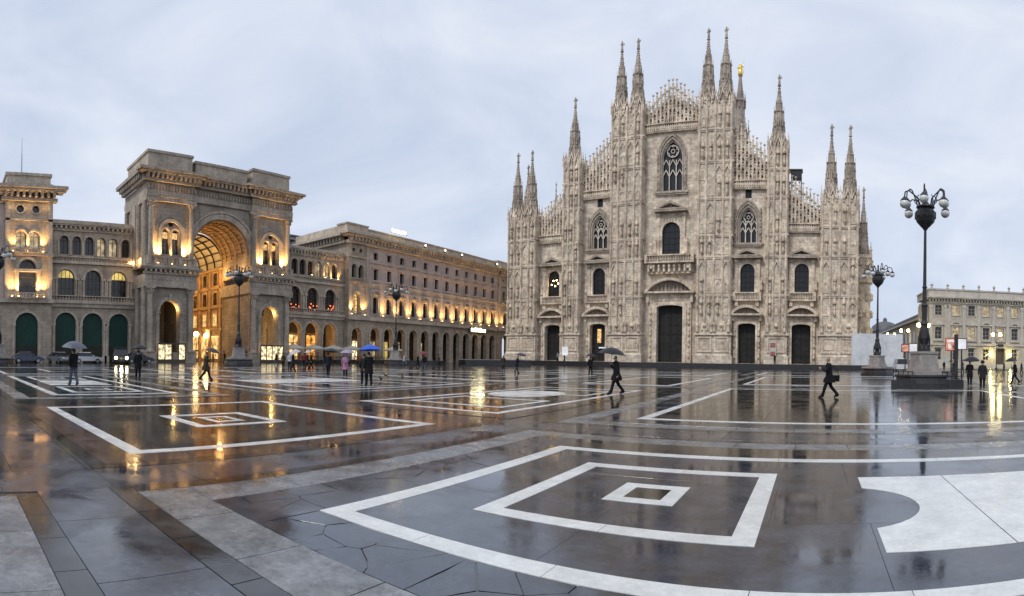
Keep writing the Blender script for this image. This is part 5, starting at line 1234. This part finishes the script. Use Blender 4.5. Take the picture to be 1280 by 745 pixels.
    if hat:
        h = MB(); h.lathe([(.12, 1.60), (.125, 1.66), (.118, 1.73), (.08, 1.785), (.01, 1.80)], (lean + .0, 0, 0), 12); hh = h.build('hood', hat, o, smooth=True); hh.scale = (k, k, k)
    return o
def umbrella(holder, canopy, label, rad=.55, tilt=(0, 0), up=.75):
    """canopy with eight ribs, shaft and crook handle, gripped by the holder's hand"""
    hp = holder.matrix_basis @ person.hand
    o = thing('umbrella', label, 'umbrella', hp, holder.rotation_euler.z)
    o.rotation_euler = (tilt[0], tilt[1], holder.rotation_euler.z)
    rad *= .88; n = 8; N = 16; rows = 5; vs = []; rise = rad * .48
    for j in range(rows + 1):
        q = j / rows
        for i in range(N):
            t = 2 * pi * i / N; r_ = rad * q * (1 if i % 2 == 0 else .955); vs.append((r_ * cos(t), r_ * sin(t), up + rise * (1 - q ** 2) - (0 if i % 2 == 0 else -.015 * q)))
    c = MB(); c.add(vs, [(a * N + i, a * N + (i + 1) % N, a * N + N + (i + 1) % N, a * N + N + i) for a in range(rows) for i in range(N)]); c.build('canopy', canopy, o, smooth=False)
    s = MB(); s.bar((0, 0, -.12), (0, 0, up + rise + .06), .009, 6); s.path([(0, 0, -.1), (0, 0, -.2), (.03, 0, -.24), (.06, 0, -.2)], .013, 6); s.build('shaft', 'iron', o)
    for i in range(n):
        t = 2 * pi * i / n; MB().bar((0, 0, up + rise * .35), (rad * .55 * cos(t), rad * .55 * sin(t), up + rise * .66), .005, 4).build('rib', 'iron', o)
    return o
def heading(px, off):   # facing measured against the line of sight: 0 = away from the camera, + = turned to the left
    d = pixel_ray(px, HORIZON); return atan2(d.y, d.x) + off
AWAY, LEFT, RIGHT, TOWARD = 0, pi / 2, -pi / 2, pi
H = lambda px, off: heading(px, off)
HR = ('hold', 'down')
p = person('man in short black jacket and pale grey jeans carrying a blue-grey umbrella', 92, 482, H(92, AWAY + .5), 'black_cloth', 'jeans', .45, HR, .86, 1.78); umbrella(p, 'umb_grey', 'blue-grey umbrella held over the man in pale jeans', .72, (0, -.12), .42)
p = person('person in long dark coat under a wide flat black umbrella before the arch', 172.5, 473, H(172, AWAY + .2), 'black_cloth', 'black_cloth', .25, HR, .6); umbrella(p, 'umb_black', 'flat black umbrella held before the gallery arch pier', .62, (0, .05), .45)
p = person('person in brown coat striding across the gold reflections', 257, 475.5, H(257, RIGHT + .15), 'brown_cloth', 'black_cloth', .75, HR, .62, 1.7); umbrella(p, 'umb_brown', 'dark brown umbrella tilted over the person in brown coat', .55, (.1, .25), .35)
p = person('person in long black coat sharing the bright blue umbrella', 461, 483, H(461, AWAY + .3), 'black_cloth', 'black_cloth', .3, HR, .62, 1.8); umbrella(p, 'umb_blue', 'bright blue umbrella held up before the cafe parasols', .68, (.0, .08), .45)
person('person in dark olive jacket close beside the blue umbrella', 455, 481, H(455, AWAY + .2), 'olive_cloth', 'dark_jeans', .35, 'pocket', .72, 1.72)
p = person('person in long pink raincoat with a small backpack under pale lilac umbrella', 431.5, 471, H(431, AWAY), 'pink_cloth', 'black_cloth', .2, HR, .55, 1.68, 'pink_cloth'); umbrella(p, 'umb_lilac', 'pale lilac umbrella over the pink raincoat', .62, (0, -.05), .42)
bp = thing('backpack', 'small pale pink backpack on the back of the pink raincoat', 'backpack', p.location + Vector((-.26 * cos(p.rotation_euler.z), -.26 * sin(p.rotation_euler.z), 1.0)), p.rotation_euler.z)
MB().box(-.09, .09, -.15, .15, 0, .42, .03, .04).build('sack', 'umb_lilac', bp); MB().box(-.13, -.08, -.1, .1, .04, .2, .01, .02).build('pocket', 'pink_cloth', bp)
p = person('person in navy coat under a black dome umbrella near the pink raincoat', 410, 470, H(410, AWAY - .3), 'navy_cloth', 'dark_jeans', .35, HR, .7); umbrella(p, 'umb_black', 'black dome umbrella between the white one and the lilac one', .66, (0, .1), .42)
p = person('person in grey-brown coat under an off-white umbrella beside the cafe', 366, 464, H(366, RIGHT), 'charcoal_cloth', 'black_cloth', .4, HR, .62); umbrella(p, 'umb_white', 'off-white umbrella tilted down by the cafe planters', .66, (.15, -.3), .35)
person('person in pale jacket standing before the lit show case of the arch', 362, 462, H(362, AWAY), 'white_cloth', 'dark_jeans', .15, 'down', .86, 1.7)
p = person('person in black coat under a small white umbrella by the cafe', 389, 462, H(389, LEFT), 'black_cloth', 'black_cloth', .4, HR, .65); umbrella(p, 'umb_white', 'small white umbrella just above the cafe planters', .5, (0, .1), .4)
person('person in charcoal jacket walking with the small white umbrella', 384, 461.5, H(384, LEFT), 'charcoal_cloth', 'dark_jeans', .4, 'down', .84)
person('person in dark red jacket near the cafe planters', 380, 458.5, H(380, AWAY), 'red_cloth', 'black_cloth', .3, 'down', .84)
p = person('person in dark jacket and pale trousers under a dark red umbrella', 530, 464, H(530, TOWARD), 'charcoal_cloth', 'jeans', .5, HR, .84); umbrella(p, 'umb_red', 'dark red umbrella before the long portico', .62, (0, .1), .4)
person('small dark figure walking past the portico behind the red umbrella', 522, 458.5, H(522, RIGHT), 'black_cloth', 'black_cloth', .5, 'down', .7)
p = person('stooping person in dark purple coat before the cathedral steps', 645.5, 467, H(645, RIGHT + .3), 'navy_cloth', 'grey_cloth', .45, HR, .7, 1.72, None, 0, None, .08); umbrella(p, 'umb_purple', 'dark purple umbrella before the cathedral corner by the long portico', .62, (0, .15), .38)
person('person in long dark coat at the corner of the cathedral steps', 629, 463, H(629, AWAY), 'brown_cloth', 'black_cloth', .2, 'down', .55)
p = person('person in black jacket and trousers under a black umbrella before the lit door', 738, 469.5, H(738, AWAY + .4), 'black_cloth', 'black_cloth', .3, HR, .82); umbrella(p, 'umb_black', 'black umbrella before the lit cathedral door', .55, (0, -.1), .4)
p = person('person in knee-length black coat walking under a broad charcoal umbrella', 770.5, 493, H(770, LEFT), 'black_cloth', 'black_cloth', .62, HR, .62, 1.76); umbrella(p, 'umb_black', 'broad charcoal umbrella carried by the walker in knee-length coat', .74, (.0, -.1), .42)
MAN = person('bareheaded man in black overcoat striding with a shoulder bag', 1036.5, 497.5, H(1036, LEFT), 'black_cloth', 'black_cloth', .72, ('phone', 'phone'), .66, 1.8)
f_ = MAN.rotation_euler.z; bl = MAN.location + Vector((-.28 * cos(f_) - .2 * sin(f_) * -1, -.28 * sin(f_) - .2 * cos(f_), 0))
sb_ = thing('shoulder_bag', 'black shoulder bag hanging behind the striding man', 'bag', (bl.x, bl.y, .72), f_)
MB().box(-.17, .15, -.07, .07, 0, .27, .02, .01).build('bag_body', 'black_cloth', sb_); MB().box(-.175, .155, -.085, -.06, .12, .28).build('flap', 'shoe', sb_); MB().path([(-.15, 0, .28), (.05, .1, .62), (.28, .18, .8)], .014, 5).build('strap', 'black_cloth', sb_)
person('person in dark jacket raising both arms on the cathedral steps', 980, 0, H(980, TOWARD), 'black_cloth', 'black_cloth', .1, 'raised', .84, 1.75, None, .85, (DX + 20.6, DY - 5.2))
person('person in blue jacket beside the white notice at the cathedral door', 708, 0, H(708, RIGHT), 'umb_sky', 'dark_jeans', .2, 'down', .84, 1.7, None, .85, (DX - 21.8, DY - 4.5))
person('dark figure on the steps beside the lit cathedral door', 718, 0, H(718, LEFT), 'black_cloth', 'black_cloth', .2, 'phone', .75, 1.72, None, .85, (DX - 20.0, DY - 5.0))
p = person('person in long black coat under a black umbrella before the palace', 1212, 482.5, H(1212, AWAY), 'black_cloth', 'black_cloth', .2, HR, .6); umbrella(p, 'umb_black', 'black umbrella between the sign post and the palace door', .66, (0, -.15), .38)
person('person in charcoal coat with hood up walking toward the palace', 1228, 486.5, H(1228, AWAY), 'charcoal_cloth', 'black_cloth', .3, 'down', .66, 1.72, 'charcoal_cloth')
p = person('person in black jacket striding under a black umbrella beside the palace lights', 1269, 479.5, H(1269, LEFT + .2), 'black_cloth', 'black_cloth', .75, HR, .84, 1.76); umbrella(p, 'umb_black', 'black umbrella over the strider beside the palace lights', .6, (0, .1), .34)
p = person('small figure in dark clothes under a sky-blue umbrella near the sign post', 1180, 463, H(1180, AWAY), 'black_cloth', 'black_cloth', .2, HR, .7); umbrella(p, 'umb_sky', 'sky-blue umbrella near the lamp plinth railing', .7, (0, 0), .4)
p = person('figure in dark purple coat standing by the sign post', 1191.5, 466, H(1191, LEFT), 'navy_cloth', 'black_cloth', .2, HR, .6); umbrella(p, 'umb_black', 'black umbrella leaning against the dark sign post', .5, (0, .2), .3)
p = person('distant person under a crimson umbrella between railed lamp and hoarding lamp', 1108, 461, H(1108, RIGHT), 'black_cloth', 'black_cloth', .3, HR, .7); umbrella(p, 'umb_red', 'crimson umbrella between the railed lamp and the hoarding lamp', .65, (0, 0), .4)
person('distant dark figure beside the plinth of the lamp with the railings', 1141, 463, H(1141, AWAY), 'black_cloth', 'black_cloth', .3, 'down', .7)
p = person('dark figure under a black umbrella in the mouth of the gallery', 243, 453.5, H(243, RIGHT), 'black_cloth', 'black_cloth', .4, HR, .7); umbrella(p, 'umb_black', 'black umbrella in the mouth of the gallery arch', .6, (0, 0), .4)
person('person in grey coat before the arch show case next to the green-screened wing', 212, 452.5, H(212, LEFT), 'grey_cloth', 'black_cloth', .4, 'down', .7)
p = person('person with pale umbrella walking past the lamp in front of the arch', 281, 453, H(281, LEFT), 'black_cloth', 'black_cloth', .4, HR, .7); umbrella(p, 'umb_grey', 'grey umbrella beside the lamp pedestal before the arch', .6, (0, 0), .4)

# ------------------------------------------------------------------ vehicles
def car(label, cat, x, y, rz, paint, kind='car', lights=False):
    """body lofted from a side profile with tumblehome, glass house, wheels with rims, lamps"""
    o = thing('parked_car' if kind == 'car' else 'parked_van', label, cat, (x, y, 0), rz)
    if kind == 'car':
        low = [(-2.05, .32), (2.1, .32), (2.16, .55), (2.05, .74), (1.2, .9), (-1.75, .95), (-2.08, .82)]; glass = [(1.1, .9), (.35, 1.38), (-1.0, 1.44), (-1.75, .95)]; W = .86; wb = 1.28
    else:
        low = [(-2.5, .35), (2.45, .35), (2.5, .7), (2.4, 1.0), (1.9, 1.15), (-2.5, 1.15)]; glass = [(1.9, 1.15), (1.2, 1.95), (-2.4, 2.05), (-2.5, 1.15)]; W = .95; wb = 1.5
    def loft(prof, w0, w1, z0, z1):
        b = MB(); n = len(prof); vs = []
        for s_ in (-1, 1):
            for (px_, pz) in prof: vs.append((px_, s_ * (w0 + (w1 - w0) * max(0, min(1, (pz - z0) / (z1 - z0)))), pz))
        b.add(vs, [tuple(range(n)), tuple(range(2 * n - 1, n - 1, -1))] + [(i, n + i, n + (i + 1) % n, (i + 1) % n) for i in range(n)]); return b
    zt = max(p_[1] for p_ in glass)
    loft(low, W, W * .97, .3, 1.0).build('body', paint, o)
    loft(glass, W * .95, W * .74, .9, zt).build('glass_house', 'glass', o)
    gx = [p_ for p_ in glass if p_[1] > zt - .12]; rx0, rx1 = min(p_[0] for p_ in gx), max(p_[0] for p_ in gx)
    MB().box(rx0 - .05, rx1 + .08, -W * .75, W * .75, zt - .03, zt + .05, .06, .06).build('roof', paint, o)
    for sx in (-wb, wb):
        for sy in (-1, 1):
            w_ = MB(); 
            for q in range(1): w_.bar((sx, sy * (W - .2), .32), (sx, sy * (W + .02), .32), .32, 14)
            wh = w_.build('tyre', 'rubber', o); MB().bar((sx, sy * (W + .0), .32), (sx, sy * (W + .035), .32), .2, 10).build('rim', 'rim', wh)
    fx = max(p_[0] for p_ in low) - .07
    for sy in (-1, 1):
        MB().ball((fx, sy * W * .72, .68 if kind == 'car' else .8), .12 if not lights else .2, 8, 6).build('headlight', 'headlight' if lights else 'globe_glass', o); MB().box(-fx - .06, -fx + .1, sy * W * .8 - .09, sy * W * .8 + .09, .7, .84).build('tail_light', 'umb_red', o)
        MB().box(.55, .8, sy * (W + .02) - .07, sy * (W + .02) + .07, .95, 1.08).build('mirror', paint, o)
    if lights:
        lamp_light(o, (fx + .5, 0, .8), 60, (1, .85, .55), .2)
    return o
car('dark blue parked police car with roof bar before the corner pavilion', 'car', -70, 6.4, pi / 2 + .2, 'car_blue')
car('dark blue saloon parked between the police car and the pavilion pier', 'car', -71.5, 10.6, pi / 2, 'car_blue')
k_ = car('blue and silver car with roof bar parked before the pavilion pier', 'car', -71, 14.8, .3, 'car_silver')
car('small white car parked before the first green-screened arch of the wing', 'car', -71.5, 18.6, pi / 2, 'car_white')
car('black van with both headlights glaring before the green-screened arches', 'van', -68, 22.2, atan2(-22.2, 68) + .05, 'car_black', 'van', True)
car('dark car with grey sheen parked behind the headlit van', 'car', -72.5, 26.3, pi / 2, 'car_black')
car('white van half hidden behind the lamp beside the hoarding', 'van', 14.6, 92, pi / 2, 'car_white', 'van')

# ------------------------------------------------------------------ cafe, metro parapet, planters, signs
def parasol(x, y, label):
    o = thing('cafe_parasol', label, 'parasol', (x, y, 0), R.uniform(0, 1), 'cream parasols of the cafe'); 
    MB().box(-.4, .4, -.4, .4, 0, .12).build('base', 'wet_stone', o); MB().bar((0, 0, .1), (0, 0, 3.2), .04, 8).build('pole', 'window_wood', o)
    c = MB(); c.lathe([(2.0, 2.35), (2.02, 2.58), (1.0, 2.95), (.05, 3.25)], (0, 0, 0), 8, pi / 8); c.build('canopy', 'canvas', o)
for i, yy in enumerate((55.5, 59.9, 64.3, 68.7, 74.0, 80.0)):
    parasol(-76.2, yy, ['cream cafe parasol close against the gallery arch pier', 'cream cafe parasol before the first lit loggia arch', 'cream cafe parasol before the second lit loggia arch', 'cream cafe parasol before the third lit loggia arch', 'cream cafe parasol before the pavilion arch of the long building', 'cream cafe parasol just behind the lamp of the long building'][i])
for i in range(9):
    yy = 54.5 + i * 3.1
    o = thing('planter_hedge', 'dark planter box with clipped hedge fencing off the cafe', 'planter', (-73.5, yy, 0), NR, 'planter boxes round the cafe')
    MB().box(-1.45, 1.45, -.3, .3, 0, .6).build('planter_box', 'wet_stone', o)
    h = MB(); rr = random.Random(i)
    for q in range(420):
        x, y, z = rr.uniform(-1.4, 1.4), rr.uniform(-.33, .33), .6 + rr.random() ** .6 * .65; a, d = rr.uniform(0, pi), rr.uniform(-1, 1)
        u_ = Vector((cos(a), sin(a), d * .6)).normalized() * .07; w_ = Vector((-sin(a), cos(a), rr.uniform(-1, 1))).normalized() * .04
        c_ = Vector((x, y, z)); h.add([c_ - u_, c_ + w_, c_ + u_, c_ - w_], [(0, 1, 2, 3)])
    if 'leaf' not in MATS: mat('leaf', (.03, .05, .018), .6, .5, 3, 12)
    h.build('hedge', 'leaf', o)
MP = thing('metro_parapet', 'long low dark stone parapet of a stairway before the long portico', 'parapet', (-51.0, 78.5, 0), atan2(-51, 78.5) * -1 * 0 + 1.02)
for (a, d, c_, e_) in ((-6, 6, -1.7, -1.4), (-6, 6, 1.4, 1.7), (5.7, 6, -1.4, 1.4)): MB().box(a, d, c_, e_, 0, .95).build('parapet_wall', 'wet_stone', MP)
for s_ in (-1.55, 1.55): MB().box(-6.1, 6.1, s_ - .22, s_ + .22, .951, 1.06).build('coping', 'pedestal_granite', MP)
MB().box(-5.9, 5.6, -1.38, 1.38, .0, .06).build('stair_well', 'interior', MP)
LS = thing('planter_bench', 'low dark stone bench wall between the lamp and the long portico', 'bench', (-62.5, 71.5, 0), 1.0)
MB().box(-5, 5, -.5, .5, 0, .6).build('bench_wall', 'wet_stone', LS); MB().box(-5.1, 5.1, -.6, .6, .601, .7).build('bench_seat', 'wet_stone', LS)
def board(px, r, w_, h, z, pane, label, frame='iron', post=True):
    d = pixel_ray(px, HORIZON); k = r / hypot(d.x, d.y)
    o = thing('sign_board', label, 'sign', (d.x * k, d.y * k, 0), atan2(d.y, d.x) - pi / 2)
    b = MB(); b.plate(rect(-w_ / 2 - .08, w_ / 2 + .08, z - .08, z + h + .08), [rect(-w_ / 2, w_ / 2, z, z + h)], -.08, .08); b.build('frame', frame, o)
    p_ = MB().box(-w_ / 2, w_ / 2, -.04, .04, z, z + h).build('panel', pane, o)
    if post: MB().bar((0, .1, 0), (0, .1, z), .07, 6).build('post', 'iron', o)
    return o, p_
mat('faded_red', (.42, .16, .15), .7, .3); mat('red_frame', (.42, .05, .03), .5, .1)
o, q = board(1189, 52, 1.0, 1.05, 2.75, 'board_red', 'red-framed lit notice board on the dark sign post', 'red_frame')
MB().box(-.38, .38, -.06, -.045, 3.5, 3.72).build('heading_strip', 'board_lit', q); MB().box(-.3, -.05, -.06, -.045, 2.9, 3.35).build('picture_block', 'board_lit', q); MB().box(.1, .34, -.06, -.045, 2.95, 3.2).build('picture_block', 'red_frame', q)
board(1202, 52, .85, .95, 2.85, 'board_lit', 'pale lit notice board on the dark sign post')
d = pixel_ray(1195, HORIZON); k = 51.5 / hypot(d.x, d.y)
sp = thing('sign_post', 'thick dark post between the red board and the pale board', 'post', (d.x * k, d.y * k, 0)); MB().box(-.16, .16, -.16, .16, .12, 4.2).build('shaft', 'iron', sp); MB().box(-.32, .32, -.32, .32, 0, .12).build('foot', 'iron', sp)
board(1131.5, 62, .75, .75, 2.75, 'board_red', 'orange lit poster box between the railed lamp and the hoarding', 'iron'); board(1141.5, 62, .85, .95, 2.65, 'board_lit', 'white lit poster box between the railed lamp and the hoarding')
board(706, 107, 1.1, 1.6, 2.0, 'board_lit', 'white upright notice on the steps before a dark cathedral doorway', 'white_board')
rd = thing('banner', 'two small faded red printed squares on a white banner on the cathedral pier', 'banner', (DX + 20.0, DY - 2.1, 0))
MB().box(-.62, .62, -.02, .03, 1.9, 5.0).build('cloth', 'pale_marble', rd)
for z in (3.9, 2.3): MB().box(-.48, .48, -.06, -.03, z, z + .85).build('red_field', 'faded_red', rd)
bar = thing('barrier_rail', 'long low dark crowd barrier beyond the walkers by the palace', 'barrier', (14.5, 46.5, 0), -.35)
MB().bar((-2.6, 0, .95), (2.6, 0, .95), .04, 6).build('top_rail', 'iron', bar)
for x in (-2.5, 0, 2.5): MB().bar((x, 0, .0), (x, 0, .95), .035, 6).build('post', 'iron', bar); MB().box(x - .05, x + .05, -.3, .3, 0, .05).build('foot', 'iron', bar)

# a few more walkers far across the square
for (px, py, f, c_, l_, um, lab) in (
    (222, 453.5, LEFT, 'olive_cloth', 'dark_jeans', None, 'person in olive jacket before the arch pier next to the gallery mouth'),
    (266, 452.5, RIGHT, 'navy_cloth', 'jeans', None, 'person in navy jacket and jeans in the gold light of the gallery'),
    (308, 455.5, LEFT, 'grey_cloth', 'black_cloth', 'umb_black', 'person in grey coat under black umbrella between the arch lamp and the cafe'),
    (345, 456.5, RIGHT, 'black_cloth', 'jeans', None, 'person in black jacket and jeans before the show case next to the cafe'),
    (354, 459, AWAY, 'brown_cloth', 'black_cloth', None, 'person in brown jacket between the show case and the off-white umbrella'),
    (397, 457.5, LEFT, 'grey_cloth', 'black_cloth', 'umb_purple', 'person in grey coat under a purple umbrella behind the cafe walkers'),
    (447, 457, LEFT, 'red_cloth', 'dark_jeans', None, 'person in red jacket behind the blue umbrella couple'),
    (505, 457, RIGHT, 'white_cloth', 'jeans', None, 'person in white jacket close by the lamp of the long portico'),
    (549, 457.5, LEFT, 'brown_cloth', 'black_cloth', 'umb_black', 'person in brown coat under black umbrella by the metro parapet'),
    (1172, 461, LEFT, 'grey_cloth', 'black_cloth', None, 'person in grey coat behind the railed lamp plinth'),
    (1203, 466, RIGHT, 'brown_cloth', 'black_cloth', 'umb_black', 'person in brown coat under black umbrella under the pale notice board'),
    (1255, 465, LEFT, 'black_cloth', 'dark_jeans', None, 'person in black before the palace doorway'),
    (1277, 467, LEFT, 'charcoal_cloth', 'black_cloth', None, 'person in charcoal coat behind the striding umbrella walker')):
    p = person(lab, px, py, H(px, f), c_, l_, .4, HR if um else 'down', .72, R.uniform(1.62, 1.8))
    if um: umbrella(p, um, um[4:] + ' umbrella of the ' + lab.split(' under ')[0].replace('person', 'walker') + (' by the metro parapet' if px == 549 else (' below the notice board' if px == 1203 else '')), .58, (R.uniform(-.1, .1), R.uniform(-.15, .15)), .4)
def pigeon_mesh():
    b = MB()
    b.lathe([(.01, -.13), (.045, -.09), (.062, 0), (.05, .07), (.015, .13)], (0, 0, 0), 8)
    b.v = [(z * 1.0, y * .9, x * .9 + .10 + z * .25) for x, y, z in b.v]
    b.bar((.10, 0, .14), (.135, 0, .20), .03, 6, .024); b.ball((.145, 0, .215), .027, 6, 5); b.bar((.165, 0, .212), (.19, 0, .205), .008, 4, .002)
    b.box(-.23, -.09, -.025, .025, .055, .07); b.bar((0, .02, .06), (0, .02, 0), .006, 4); b.bar((0, -.02, .06), (0, -.02, 0), .006, 4)
    return b.mesh('pigeon', 'grey_cloth', True)
PIG = pigeon_mesh()
for px, py in ((476, 476), (482, 471.5), (503, 473.5), (514, 472), (548, 470), (557, 474)):
    x, y = on_ground(px, py); o = put(PIG, 'pigeon', None, (x, y, .018), R.uniform(0, 6.2), None, (1.3, 1.3, 1.3)); tag(o, 'small grey pigeon pecking on the wet paving', 'pigeon', 'pigeons on the wet paving')
